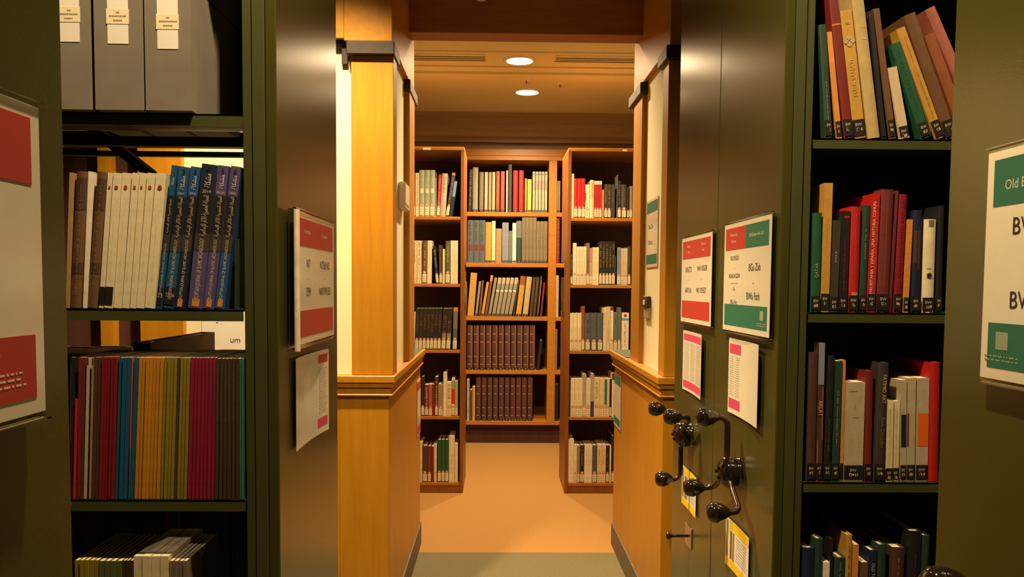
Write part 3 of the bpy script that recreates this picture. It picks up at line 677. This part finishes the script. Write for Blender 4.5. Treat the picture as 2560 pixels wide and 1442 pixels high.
row(WB('third'), YBACK, 791, SH_BACK[2], [
    B('orange cardboard folder', 'ochre', 'f', 1168, 1187, 681, 9), B('grey tan paperback', 'gtan', 'p', 1187.5, 1194, 703, 10, **K), B('thin brown paperback', 'brown', 'p', 1196, 1202, 700, 9, **K), B('orange paperback', 'orange', 'p', 1202.5, 1210, 704, 14, **K), B('brown paperback with pale head', 'brown', 'p', 1211, 1219, 687, 16, bands=((.85, 1, 'pink'),), **K), B('narrow grey paperback', 'gtan', 'p', 1219.5, 1228, 693, 17, **K),
    *many(5, 'grey paperback with pale head', 'gtan', 'p', 1229, 1281, 693, 17, bands=((.84, 1, 'stone'), (.64, .67, 'white')), **K), B('thin brown sliver of a paperback', 'dbrown', 'p', 1282, 1286, 700, 13), B('ochre hardback', 'ochre', 'h', 1289, 1305, 689, 13, bands=((.78, 1, 'rust'),), **K), B('olive tan hardback', 'parch', 'h', 1306, 1322, 691, 11, **K),
    *many(2, 'dark brown hardback', 'dbrown', 'h', 1323, 1340, 692, 10, marks=('grey', .4, .9, .3), **K), B('black hardback with white edge', 'dark', 'h', 1341, 1347, 690, 10, bands=((.1, .9, 'grey', .6, .9),)), B('thin red paperback', 'crimson', 'p', 1350, 1355, 706, 9),
    B('olive hardback behind the divider', 'parch', 'h', 1382.5, 1391, 688)], .24, walls=WALLS)
row(WB('fourth'), YBACK, 925, SH_BACK[3], [
    *many(11, 'dark brown gilt volume', 'dbrown', 'l', 1168, 1339, 813, ridge='rust', **K), B('leaning black board', 'black', 'h', 1341, 1350, 850, 9), B('thin brown and white paperback', 'taupe', 'p', 1381, 1387, 823)], .24, walls=WALLS)
row(WB('bottom'), YBACK, 1052, SH_BACK[4], [
    B('white patterned paperback', 'stone', 'p', 1167, 1174.5, 947, marks=('dark', .1, .95, .6)), B('thin dark brown paperback', 'brown', 'p', 1175, 1180, 975), B('orange paperback', 'ochre', 'p', 1180.5, 1189, 967), *many(10, 'brown gilt volume', 'dbrown', 'l', 1189.5, 1333, 944, ridge='maroon', **K),
    *many(2, 'black hardback behind the divider', 'black', 'h', 1378, 1388, 960, **K)], .24, walls=WALLS)
# --- green stack on the right
YR = 1.505
WG = '{} shelf of right green stack'.format
row(WG('top'), YR, 341, SH_R[1], [
    B('black hardback with fine title', 'dgreen', 'h', 2063, 2083, 62, -16, marks=('beige', .1, .5, .18), **BB), B('slim orange paperback', 'orange', 'p', 2087, 2103, 80, -26, **BB), B('tall dark red hardback with gold bands', 'dred', 'h', 2105, 2131, -25, -42, bands=((.76, .77, 'amber'), (.93, .97, 'amber', .4, .8)), **BB),
    B('ochre hardback titled in large letters', 'ochre', 'p', 2133, 2166, 27, -36, title=(('TÜRK SANATI', 'parch', .47, .36, .5, 1), ('II', 'parch', .9, .40, .5, 1)), emblem=('parch', .76, .45, 4), lab='b'), B('tall parchment hardback with rubbed foot', 'parch', 'h', 2170, 2203, -26, -44, bands=((.66, .67, 'yellow', .5, .8), (.74, .745, 'yellow', .3, .8)),),
    B('black paperback', 'black', 'p', 2204, 2218, 28, -34, **BB), B('grey brown paperback', 'brown', 'p', 2219, 2237, 22, -42, **BB), B('short beige paperback', 'beige', 'p', 2243, 2270, 170, -32, d=.15, **BB),
    B('bright green hardback', 'green', 'h', 2295, 2326, 112, -78, marks=('dgreen', .3, .9, .3), **BB), B('yellow hardback with black title', 'ochre', 'h', 2328, 2356, 74, -100, marks=('dark', .12, .92, .22), **BB),
    B('thick brown hardback', 'brown', 'h', 2357, 2392, 40, -106, **BB), B('rust brown hardback', 'rust', 'h', 2394, 2426, 90, -95), B('tall rose hardback', 'rose', 'h', 2430, 2462, 25, -140), B('cream paperback half hidden by the near stack', 'cream', 'p', 2463, 2480, 130, -80)], .20)
row(WG('second'), YR, 778, SH_R[2], [
    B('green hardback with gold capitals', 'green', 'h', 2026, 2049, 532, 6, title=(('QATAR', 'parch', .42, .34, .46, 1),), **BB), B('tall ochre paperback', 'ochre', 'p', 2050, 2072, 457, 11, marks=('brown', .5, .72, .16), **BB), B('charcoal paperback titled OMAN', 'dark', 'p', 2074, 2094, 550, 9, title=(('O M A N', 'beige', .6, .26, .17, 1),), **BB),
    B('black paperback with red title', 'black', 'p', 2095, 2117, 527, 9, marks=('red', .2, .72, .22), bands=((.93, .95, 'red', .3, .9),), **BB), B('red hardback with pink square label', 'red', 'h', 2119, 2144, 516, 8, marks=('pink', .35, .93, .10), bands=((.075, .19, 'pink', .3, .95),), **BB), B('dark green hardback with gold title', 'dgreen', 'h', 2146, 2164, 513, 12, marks=('ochre', .5, .78, .28), **BB),
    B('red paperback with white Spanish title', 'red', 'p', 2166, 2187, 484, 14, title=(('MAURITANIA Y ESPAÑA, UNA HISTORIA COMÚN', 'ivory', (.545, .36), .36, .80, 1),), marks=('pink', .14, .80, .16, .26), **BB),
    B('thick brown hardback', 'maroon', 'h', 2189, 2220, 473, 14, marks=('ochre', .2, .96, .08), **BB), B('thin brown hardback', 'maroon', 'h', 2221, 2228, 476, 19), B('red textured hardback', 'crimson', 'h', 2232, 2252, 485, 16, marks=('maroon', .1, .95, .5), **BB), B('slim orange paperback with yellow title', 'orange', 'p', 2257, 2271, 548, 12, marks=('yellow', .2, .82, .32), **BB),
    B('navy hardback with copper lines', 'navy', 'h', 2276, 2298, 525, 8, bands=((.48, .80, 'dbrown', .1, .45), (.42, .80, 'dbrown', .55, .9)), **BB), B('short white hardback with black crest', 'ivory', 'h', 2303, 2333, 548, 7, emblem=('dark', .40, .22, 5), bands=((.92, .99, 'taupe', .35, .8), (.47, .475, 'dark', .3, .7)), **BB), B('black hardback by the near stack', 'black', 'h', 2338, 2353, 514, 8, **BB)], .20)
row(WG('third'), YR, 1203, SH_R[3], [
    B('dark brown hardback', 'dbrown', 'h', 2015, 2037, 880, 8, **BB), B('tall paperback with lilac head', 'dbrown', 'p', 2039, 2055, 857, 8, bands=((.70, 1, 'steel'), (.0, .3, 'rust', .0, .3), (.3, .68, 'rust', .7, .95)), title=(('ARLAT', 'beige', .53, .6, .2, 3),), **BB), B('black hardback with faint title', 'black', 'h', 2057, 2075, 889, 13, marks=('taupe', .2, .5, .25), **BB),
    B('dark teal paperback', 'dgreen', 'p', 2077, 2095, 902, 10, marks=('beige', .3, .75, .25), **BB), B('narrow orange paperback', 'orange', 'p', 2096, 2105, 900, 8, marks=('amber', .4, .65, .5), **BB), B('thick cream volume with shaded spine', 'stone', 'p', 2107, 2156, 955, 7, marks=('grey', .72, .78, .10), bands=((.905, .91, 'grey', .15, .6), (.64, .645, 'grey', .4, .7)), lab='b'), B('dark red hardback', 'dred', 'h', 2158, 2177, 927, 5, **BB),
    B('black hardback titled FATIMID ART', 'dark', 'h', 2183, 2209, 906, 13, title=(('FATIMID ART', 'beige', (.78, .62), .34, .33, 3), ('Anna Contadini', 'taupe', (.42, .62), .34, .34, 3)), dy=-.002, **BB), *many(2, 'thin short cream paperback', 'cream', 'p', 2212, 2246, 1002, 4, marks=('dark', .2, .9, .16), lab='b', d=.16),
    B('cream paperback with navy block', 'stone', 'p', 2248, 2264, 950, 2, bands=((.34, .66, 'navy', .12, .95),), **BB), B('cream paperback with magenta edge', 'stone', 'p', 2265, 2286, 945, 4, bands=((.34, .66, 'magenta', 0, .2),), **BB), B('cream paperback with orange block', 'stone', 'p', 2288, 2319, 945, 5, bands=((.34, .66, 'blaze', .12, .97),), **BB), B('large red hardback', 'red', 'h', 2320, 2344, 906, 6)], .20)
row(WG('fourth'), YR, 1600, SH_R[4], [
    B('navy hardback at the upright', 'navy', 'h', 2006, 2037, 1369, None), B('dark green hardback', 'dgreen', 'h', 2038, 2058, 1346, None), B('white paperback among dark books', 'white', 'p', 2059, 2075, 1405, None, dy=-.003), B('black hardback with red head', 'black', 'h', 2076, 2084, 1348, None), B('green hardback with pale letters', 'dgreen', 'h', 2086, 2114, 1393, None, marks=('sage', .7, .95, .25)),
    B('ochre hardback with dark title', 'ochre', 'h', 2115, 2131, 1336, None, marks=('dark', .5, .9, .4)), B('orange brown paperback', 'orange', 'p', 2132, 2148, 1361, None), B('short brown paperback', 'brown', 'p', 2152, 2171, 1405, None), B('navy hardback titled OLD TURK', 'navy', 'h', 2172, 2194, 1375, None, title=(('OLD TURK', 'beige', .76, .36, .40, 3),)),
    B('teal green hardback', 'dgreen', 'h', 2195, 2216, 1361, None), B('brown hardback with gold title', 'dbrown', 'h', 2229, 2262, 1368, None, marks=('ochre', .5, .9, .16)), B('large black hardback', 'black', 'h', 2272, 2305, 1327, None, marks=('taupe', .4, .8, .1)), B('mottled dark green hardback', 'dgreen', 'h', 2306, 2324, 1338, None, marks=('grey', .4, .9, .15))], .20, mode='t')
# --- green stack on the left
YLF = 1.318
GL = '{} shelf of left green stack'.format
AR = dict(marks=None)
EJ = [('EGYPTIAN JOURNAL OF ISLAMIC ARCHAEOLOGY', 'beige', (.275, .5), .30, .42, 1), ('ﺔﻴﻣﻼﺳﻹا رﺎﺛﻶﻟ ﺔﻳﺮﺼﻤﻟا ﺔﻠﺠﻤﻟا', 'beige', (.645, .5), .36, .28, 1), ('ةﺎﻜﺸﻣ', 'ivory', (.888, .5), .40, .095, 1)]
def egy(n, yr, x0, x1, yt, lean, col, top, lab=None):
    ti = list(EJ)+[(n, 'black', (.965, .5), .50, .7, 0)] if n else list(EJ)
    if yr: ti.append((yr, 'beige', (.812, .5), .22, .8, 0))
    return B('blue journal volume %s' % ('numbered ' + NUM[int(n)] if n else 'without visible number'), col, 'p', x0, x1, yt, lean, bands=((.79, 1, top), (.52, .79, 'black'), (.40, .52, 'dark'))+((( .012, .065, 'orange', .25, .75),) if not lab else ()), title=ti, lab=lab)
row(GL('second'), YLF, 768, SH_L[2], [
    B('dull cream book against the near panel', 'tan', 'p', 163, 173, 431, 10), B('left brown bound volume', 'brown', 'h', 175, 204, 427, 17, bands=((.72, .95, 'dbrown'), (.25, .33, 'dbrown')), marks=('tan', .1, .9, .2)), B('bright white paperback between brown volumes', 'white', 'p', 205, 215, 428, 14), B('right brown bound volume', 'brown', 'h', 216, 241, 428, 25, bands=((.72, .95, 'dbrown'), (.25, .33, 'dbrown')), marks=('tan', .1, .9, .2)),
    *[B('cream journal with red flower emblem', 'ivory', 'p', a, b, 431, c, emblem=('pinkr', .895, .22, 5), marks=('beige', .2, .65, .12), lab=l) for a, b, c, l in ((243, 258, 23, 'n'), (259, 280, 23, 'n'), (281, 303, 23, None), (304, 322, 26, None), (323, 338, 25, None), (339, 359, 28, None), (361, 387, 29, None))],
    egy('', '', 389, 404, 412, 40, 'petrol', 'petrol', 'n23'), egy('2', '2017', 407, 434, 415, 41, 'petrol', 'blue', 'nY7234'), egy('3', '2018', 435, 461, 415, 42, 'navy', 'blue'), egy('4', '2019', 463, 501, 408, 36, 'violet', 'navy'), egy('5', '2020 2022', 505, 533, 412, 38, 'violet', 'violet'), egy('6', '2023', 535, 561, 414, 42, 'blue', 'violet'),
    B('dark green metal bookend', 'dgreen', 'b', 572, 578, 596, 2, foot=.013)], .20, walls=((-.4047, -.35),))
J = GL('third')
row(J, YLF, 1245, SH_L[3], [
    B('tall black journal', 'black', 'j', 172, 181, 893, 3, marks=('grey', .4, .95, .3)), B('short red booklet', 'bred', 'j', 181.5, 189, 996, 6), *many(2, 'brown journal', 'maroon', 'j', 190, 208, 893, 4), B('slim cream journal', 'stone', 'j', 208.5, 215, 895, 8, bands=((.955, 1, 'dbrown'),)), B('slim tan journal', 'tan', 'j', 221.5, 227.5, 895, 8, bands=((.955, 1, 'dbrown'),)),
    *many(2, 'dark brown journal', 'dbrown', 'j', 228, 244.5, 893, 7), *many(5, 'crimson journal', 'crimson', 'j', 245, 284.5, 892, 9), *many(3, 'blue journal', 'petrol', 'j', 285, 317, 893, 11), B('thin pink journal among blue ones', 'pinkr', 'j', 317.5, 322, 893, 9, bands=((.0, .36, 'petrol'),)), B('last blue journal', 'petrol', 'j', 322.5, 334.5, 893, 11),
    *many(7, 'orange yellow journal', 'amber', 'j', 335, 399, 893, 12, to=11), *many(4, 'olive green journal', 'olive', 'j', 400, 433, 893, 11, to=10), B('brown journal among olive ones', 'dbrown', 'j', 433.5, 441, 894, 10), *many(3, 'pale olive journal', 'olive', 'j', 441.5, 467, 894, 10, to=9), *many(7, 'magenta journal', 'magenta', 'j', 468, 533.5, 894, 9, to=5),
    *many(6, 'dark brown journal with grey print', 'choc', 'j', 534, 594, 896, 4.5, to=.5, marks=('grey', .55, .96, .3)), *many(2, 'teal green journal', 'teal', 'j', 594.5, 606.5, 896, 0)], .17, dset=.002, walls=((-.4047, -.35),))
row(GL('fourth'), YLF, 1700, SH_L[4], [
    *many(5, 'olive yellow journal', 'olive', 'j', 186, 244, 1400, None), *many(4, 'moss green journal', 'moss', 'j', 245, 303, 1402, None), *many(3, 'dark journal', 'choc', 'j', 304, 331, 1401, None), *many(4, 'cream bound volume', 'cream', 'p', 332, 420, 1390, None, bands=((.80, .81, 'ivory'),)), *many(4, 'grey brown booklet', 'taupe', 'j', 421, 466, 1402, None)], .17, mode='t')
# volumes on the far face of the left stack, seen through the gaps from behind; box files added to block light
rnd = random.Random(5)
def rear(look, col, x0, x1, z, h, d=.17, kind='h', y1=1.79, page=mat('page edges darkened for shade', (.04, .022, .012), .6)):  # page colour darkened to put shade on the tops
    t = book('hardback_book', x1-x0, h, d, (x1, y1, z+.0008), 0, col, kind, rnd=rnd, page=page); t.rotation_euler = (0, 0, PI)
    tag(t, look, 'book')
rear('deep dark brown volume on the far face, its top edge rising through the third gap', 'dbrown', -.643, -.613, SH_L[3], .244, .33)
rear('black volume on the far face beside the deep brown one, third shelf', 'black', -.60, -.556, SH_L[3], .206)
rear('thin black volume on the far face nearest the upright, third shelf', 'choc', -.55, -.52, SH_L[3], .206)
for k in range(5):
    x0 = -.99+k*.066
    rear('%s low dark volume on the far face, third shelf, counting from the near panel' % ORD[k+1], ('dbrown', 'black', 'choc')[k % 3], x0, x0+.064, SH_L[3], .212-.002*(k % 2))
rear('red volume on the far face of the left green stack, fourth shelf', 'red', -.655, -.63, SH_L[4], .255)
rear('black volume on the far face of the left green stack, fourth shelf', 'black', -.62, -.53, SH_L[4], .272)
rear('added light-blocking brown box file nearest the upright, far face, fourth shelf', 'dbrown', -.525, -.435, SH_L[4], .276)  # added to stop light leaking in beside the upright
for k in range(9):  # files added to shut out the lit wall behind the fourth shelf
    x0 = -1.16+k*.055
    rear('%s added light-blocking file from the gap end, far face of left green stack, fourth shelf' % ORD[9-k], ('dbrown', 'black', 'choc')[k % 3], x0, x0+.053, SH_L[4], .262+.008*(k % 3))
for k in range(3):  # more files added as a light block on the third shelf
    x0 = -1.16+k*.055
    rear('%s added light-blocking file behind the near panel edge, far face, third shelf' % ORD[k+1], ('choc', 'black', 'dbrown')[k], x0, x0+.053, SH_L[3], .236-.006*k)
# grey archive boxes on the top shelf
for k, (xa, xb, yb) in enumerate(((132, 231, 268), (239, 361, 273), (365, 480, 276))):
    Yb = YLF-.012; p0, p1 = at(xa, yb, Y=Yb), at(xb, yb, Y=Yb); w = p1.x-p0.x; z0 = SH_L[1]+.001; H = .268
    t = empty('archive_box', (p0.x, Yb, z0)); tag(t, ('grey archive box half hidden by the near stack', 'middle grey archive box with white spine label', 'grey archive box nearest the upright, its side lit')[k] + ', on the top shelf', 'box', None)
    bm_ = mat('grey archive board', (.185, .16, .12), .75, .08, 25)
    b = MB(); b.box(.0015, w-.0015, .0015, .245, 0, H-.07, bm_, .0015); b.build('tray', t)
    b = MB(); b.box(0, w, 0, .2465, H-.0695, H, bm_, .0015); b.box(0, w, -.0003, .001, 0.001, H-.068, bm_); b.build('lid', t)
    c = w*(.46, .49, .50)[k]; zt = (.180, .178, .171)[k]
    b = MB(); b.box(c-.016, c+.016, -.0009, -.0005, zt-.076, zt, PAPER); b.build('blank_label', t)
    b = MB(); b.box(c-.0175, c+.0175, -.0013, -.0010, zt-.046, zt-.023, mat('typed label strip', (.82, .72, .46), .6, .03))
    for j, (f, lw) in enumerate(((.0045, .004), (.010, .026), (.0165, .013))):
        q = -lw/2
        while q < lw/2:
            u = .001+rnd.random()*.0018; b.box(c+q, c+q+u, -.0015, -.0013, zt-.023-f-.0022, zt-.023-f, ink('grey')); q += u+.0006
    b.build('typed_label', t)

# ------------------------------------------------------------------ signs and papers
RED = mat('sign red', (.44, .032, .018), .5, .04); TEAL = mat('sign green', (.010, .145, .085), .5, .04); PINKM = mat('list magenta', (.56, .050, .12), .5, .04); YEL = mat('notice yellow', (.80, .55, .015), .5, .04)
SIGNW = mat('sign paper', (.72, .66, .54), .6, .03, 10)
FILM = mat('glossy laminate', (.72, .66, .50), .14, .02)
PRT = mat('pale print', (.75, .55, .42), .6, 0)
def lines(b, x0, x1, z0, z1, n, m, y, seed=1, ragged=.25):
    r = random.Random(seed); st = (z1-z0)/n
    for k in range(n):
        z = z1-(k+.5)*st; q = x0; xe = x1-(x1-x0)*ragged*r.random()
        while q < xe:
            u = .002+r.random()*.007; b.box(q, min(q+u, xe), y-.0002, y, z-st*.17, z+st*.17, m); q += u+.0022
def holder_sign(label, X, side, ya, yb, z0, z1, header, footer, texts, thick=.006, tilt=0, split=None, logo=None, small_print=None):
    """A4 landscape sheet in a folded acrylic holder; side +1 faces +x (left panels), -1 faces -x"""
    w = abs(yb-ya); h = z1-z0; y = (ya+yb)/2
    t = empty('panel_sign', (X, y, z0), (PI/2 if side > 0 else -PI/2)+tilt); tag(t, label, 'sign')
    b = MB(); b.box(-w/2, w/2, -.0005, .001, 0, h, FILM, .0004); b.build('sheet', t)
    b = MB(); b.box(-w/2-.003, w/2+.003, .0012, thick, -.004, h+.003, ACR, .001); b.box(-w/2-.003, w/2+.003, -.0030, .006, -.0060, -.0042, ACR); b.box(-w/2-.003, w/2+.003, -.0025, .004, h+.0032, h+.0045, ACR); b.build('acrylic_holder', t)
    mg = .012
    b = MB()
    if split is not None:
        b.box(-w/2+mg, split*w, -.0009, -.0006, h-.057, h-mg*.8, RED); b.box(split*w, w/2-mg, -.0009, -.0006, h-.057, h-mg*.8, header)
    else: b.box(-w/2+mg, w/2-mg, -.0009, -.0006, h-.057, h-mg*.8, header)
    b.build('header_band', t)
    b = MB(); b.box(-w/2+mg, w/2-mg, -.0009, -.0006, mg, .058, footer)
    if logo is not None:
        b.box(logo*w-.010, logo*w+.010, -.0011, -.0009, .031, .049, mat('faded emblem print', (.30, .33, .22), .6, 0))
        lines(b, logo*w-.028, logo*w+.028, .018, .026, 2, mat('faded emblem print', (.30, .33, .22), .6, 0), -.0009, 3, .1)
    b.build('footer_band', t)
    if small_print is not None:
        b = MB(); lines(b, (small_print-.2)*w, (small_print+.2)*w, .021, .034, 3, PRT, -.0009, 8, .2); b.build('small_print', t)
    for body, u, v, hh, al in texts:
        b = MB(); b.text(body, INK if v < .74 and v > .26 else PRT, u*w, v*h, hh, -.0010, None, 0, al); b.build('lettering', t)
    return t
holder_sign('red banded sign ending in als on the nearest left stack end', XL+.012, 1, .617-.316, .6165, 1.1035, 1.3270, RED, RED, [('Periodicals', .305, .835, .0085, 'R'), ('ART', .325, .19, .0075, 'R'), ('N7263', -.1, .6, .0145, 'C'), ('-', -.1, .5, .012, 'C'), ('NX', -.1, .4, .0145, 'C')], small_print=.23)
t = holder_sign('red banded double sign in a folded acrylic holder on the left stack end', XL+.016, 1, 1.369, 1.6835, 1.0960, 1.3215, RED, RED, [('Periodicals', -.24, .865, .0075, 'C'), ('Periodicals', .22, .865, .0075, 'C'), ('N7', -.22, .62, .0145, 'C'), ('N7269.A2', .22, .62, .0145, 'C'), ('-', -.22, .51, .012, 'C'), ('-', .22, .51, .012, 'C'), ('Z99', -.22, .40, .0145, 'C'), ('NK9709.E53', .22, .40, .0145, 'C')], thick=.012)
b = MB(); b.tube([(-.165, -.004, -.008), (-.165, -.004, .226)], .005, mat('frosted acrylic fold', (.75, .62, .45), .3), 10); b.build('folded_edge', t)
holder_sign('sign with red and green header halves on the nearer right stack end', XR-.009, -1, 1.5285, 1.843, 1.1050, 1.3373, TEAL, TEAL, [('Reference A-Z', -.27, .895, .006, 'C'), ('Art Folios', -.27, .835, .006, 'C'), ('Old Eastern Art Coll.', .22, .865, .0075, 'C'),
    ('N2109.E35', -.24, .68, .0095, 'C'), ('-', -.24, .59, .008, 'C'), ('N36A34.GZ04', -.24, .515, .0095, 'C'), ('________', -.24, .47, .009, 'C'), ('A', -.24, .395, .0095, 'C'), ('-', -.24, .335, .008, 'C'), ('BGa Van', -.24, .275, .0095, 'C'), ('BGa Zab', .20, .585, .0150, 'C'), ('-', .18, .455, .014, 'C'), ('BWa Fath', .18, .335, .0150, 'C')], split=.0, logo=.36)
holder_sign('red banded sign on the farther right stack end', XR-.009, -1, 1.9515, 2.268, 1.1050, 1.3313, RED, RED, [('Reference', -.24, .895, .006, 'C'), ('Reference', .24, .895, .006, 'C'), ('Folios', -.24, .83, .006, 'C'), ('Folios', .24, .83, .006, 'C'), ('N24.ZTS', -.24, .625, .0135, 'C'), ('N41118.E28', .22, .63, .0135, 'C'), ('-', -.24, .51, .012, 'C'), ('-', .20, .51, .012, 'C'), ('N477.A5', -.24, .38, .0135, 'C'), ('NK1139.E57', .20, .385, .0135, 'C')])
holder_sign('large sign reading Old Eastern and BWa on the nearest right stack end', XR-.009, -1, .5415, .8535, 1.1077, 1.3412, TEAL, TEAL, [('Old Eastern Art Collection', -.40, .845, .0098, 'L'), ('BWa Feh', -.352, .665, .0172, 'L'), ('-', -.22, .50, .014, 'C'), ('BWa Zan', -.352, .352, .0172, 'L')], logo=-.385)

def curl_sheet(name, label, X, side, ya, yb, z0, z1, curl=(0, .012), m=FILM):
    """a hanging sheet that bows away from the panel; curl = lift at its local left and right edge"""
    w = abs(yb-ya); h = z1-z0; t = empty(name, (X, (ya+yb)/2, z0), PI/2 if side > 0 else -PI/2); tag(t, label, 'notice')
    n = 10
    def lift(u): s = u/w+.5; return -(.0015+curl[0]*(1-s)**2.2+curl[1]*s**2.2)
    def patch(nm, u0, u1, v0, v1, mm, e):
        b = MB()
        for j in range(n):
            a0, a1 = u0+(u1-u0)*j/n, u0+(u1-u0)*(j+1)/n
            b.face([(a0, lift(a0)-e, v0), (a1, lift(a1)-e, v0), (a1, lift(a1)-e, v1), (a0, lift(a0)-e, v1)], mm)
            if e == 0: b.face([(a0, lift(a0)+.0004, v0), (a0, lift(a0)+.0004, v1), (a1, lift(a1)+.0004, v1), (a1, lift(a1)+.0004, v0)], mm)
        return b.build(nm, t)
    patch('sheet', -w/2, w/2, 0, h, m, 0)
    return t, w, h, patch, lift
def printed(t, rows, x0, x1, z0, z1, lift, seed, m=None):
    r = random.Random(seed); b = MB(); st = (z1-z0)/rows; m = m or mat('faded print', (.30, .25, .19), .6, 0)
    for k in range(rows):
        z = z1-(k+.5)*st; q = x0
        while q < x1-.004:
            u = .002+r.random()*.008; e = min(q+u, x1); b.face([(q, lift(q)-.0003, z-st*.16), (e, lift(e)-.0003, z-st*.16), (e, lift(e)-.0003, z+st*.16), (q, lift(q)-.0003, z+st*.16)], m); q += u+.003
    b.build('printed_lines', t)
t, w, h, patch, lift = curl_sheet('shelf_list_sheet', 'mostly blank white list with magenta blocks, nearer right stack end', XR, -1, 1.5800, 1.803, .9245, 1.0885, (.004, .010))
patch('header_block', -w*.47, -w*.12, h*.80, h*.93, PINKM, .0003); patch('footer_block', -w*.47, -w*.12, h*.07, h*.20, PINKM, .0003)
printed(t, 18, -w*.46, -w*.33, h*.24, h*.77, lift, 4); printed(t, 18, -w*.28, -w*.15, h*.24, h*.77, lift, 5)
t, w, h, patch, lift = curl_sheet('shelf_list_sheet', 'white list with magenta bands and printed columns, farther right stack end', XR, -1, 2.024, 2.2546, .9185, 1.081, (.003, .010))
patch('header_block', -w*.46, w*.46, h*.84, h*.95, PINKM, .0003); patch('footer_block', -w*.46, w*.46, h*.05, h*.17, PINKM, .0003)
for q in (-.44, -.14, .18): printed(t, 26, w*q, w*(q+.24), h*.20, h*.81, lift, 7+int(q*10))
t, w, h, patch, lift = curl_sheet('shelf_list_sheet', 'curled white list with small magenta blocks on the left stack end', XL, 1, 1.4043, 1.633, .9105, 1.0715, (.005, .014))
patch('header_block', w*.22, w*.47, h*.85, h*.95, RED, .0003); patch('footer_block', w*.20, w*.46, h*.08, h*.19, PINKM, .0003)
printed(t, 20, w*.24, w*.44, h*.24, h*.80, lift, 9)
for lb, ya, yb, z0, z1 in (('yellow banded instruction notice under the nearer right crank', 1.632, 1.800, .5835, .690), ('yellow banded instruction notice under the farther right crank', 2.0765, 2.2365, .6030, .709)):
    t, w, h, patch, lift = curl_sheet('instruction_notice', lb, XR, -1, ya, yb, z0, z1, (.003, .003), SIGNW)
    patch('header_band', -w*.32, w*.5, h*.80, h, YEL, .0003); patch('footer_band', -w*.5, w*.5, 0, h*.18, YEL, .0003)
    for q, c in ((-.46, 'olive'), (-.30, 'brown'), (-.20, 'olive')): patch('picture_strip', w*q, w*(q+.07), h*.20, h*.95 if q < -.4 else h*.78, ink(c), .0004)
    printed(t, 9, -w*.05, w*.42, h*.24, h*.76, lift, 12); printed(t, 1, -w*.02, w*.42, h*.86, h*.95, lift, 13)
# notices on the half walls and the cream walls
def flat_notice(name, label, X, side, ya, yb, z0, z1, bands, cat='notice'):
    w = abs(yb-ya); h = z1-z0; t = empty(name, (X, (ya+yb)/2, z0), PI/2 if side > 0 else -PI/2); tag(t, label, cat)
    b = MB(); b.box(-w/2, w/2, -.003, -.001, 0, h, FILM, .0005); b.build('sheet', t)
    for k, (f0, f1, m) in enumerate(bands):
        b = MB(); b.box(-w*.46, w*.46, -.0034, -.0031, f0*h, f1*h, m); b.build('header_band' if k == 0 else 'footer_band', t)
    return t, w, h
t, w, h = flat_notice('shelf_guide_notice', 'green ended notice on the right half wall below its ledge', .545, -1, 3.548, 3.748, .568, .808, ((.80, .96, TEAL), (.05, .18, TEAL)))
t, w, h = flat_notice('shelf_guide_notice', 'red ended notice on the left half wall below its ledge', -.35, 1, 3.592, 3.742, .528, .775, ((.82, .97, RED), (.04, .17, RED)))
t, w, h = flat_notice('shelf_guide_notice', 'green banded notice on the cream wall right of the passage', .563, -1, 2.875, 3.094, 1.2695, 1.518, ((.80, .96, TEAL), (.05, .19, TEAL)))
for tx, f in (('BWa Zan', .60), ('-', .49), ('BWz Lut', .37)):
    b = MB(); b.text(tx, INK, -.02, h*f, .016, -.0036); b.build('lettering', t)
for k, (z0, z1) in enumerate(((1.30, 1.50), (1.06, 1.27), (.93, 1.03))):
    t, w, h = flat_notice('shelf_guide_notice', ('upper', 'middle', 'lower')[k] + ' narrow notice on the cream wall behind the left near post', -.355, 1, 2.757, 2.83, z0, z1, ((.75, .95, TEAL), (.05, .15, TEAL)))
t = empty('light_switch', (.563, 3.04, 1.082), -PI/2); tag(t, 'black and grey wall switch below the green notice on the right', 'switch')
b = MB(); b.box(-.05, .05, -.010, -.0005, 0, .04, mat('grey switch plate', (.35, .28, .2), .4), .002); b.build('lower_plate', t)
b = MB(); b.box(-.05, .05, -.014, -.0005, .041, .082, BRONZE, .002); b.build('upper_plate', t)
b = MB(); b.box(-.016, .012, -.018, -.0145, .050, .068, PAPER, .001); b.build('rocker', t)
t = empty('wall_sensor_box', (-.355, 3.02, 1.472), PI/2); tag(t, 'small white plastic box on the cream wall between the left posts', 'sensor')
b = MB(); b.box(-.07, .07, -.026, -.0005, 0, .094, WHITEPL, .004); b.build('housing', t)
b = MB(); b.box(-.05, .05, -.0275, -.0262, .012, .02, mat('grey grille', (.4, .35, .28), .5)); b.build('grille', t)
t = empty('wall_poster', (-.80, 2.682, .93)); tag(t, 'cream poster ending in um on the wall behind the left green stack', 'poster')
b = MB(); b.box(-.16, .16, 0, .002, 0, .30, PAPER); b.build('sheet', t)
for tx, u, v in (('um', -.052, .086), ('-', -.11, .145)):
    b = MB(); b.text(tx, INK, u, v, .019, -.0004); b.build('lettering', t)

# ------------------------------------------------------------------ world and view
w = bpy.data.worlds.new('World'); SC.world = w; w.use_nodes = True
w.node_tree.nodes['Background'].inputs['Color'].default_value = (1, .6, .3, 1); w.node_tree.nodes['Background'].inputs['Strength'].default_value = .004
vs = SC.view_settings; vs.view_transform = 'Standard'; vs.look = 'None'; vs.gamma = 1; vs.use_curve_mapping = False
vs.exposure = 1.25
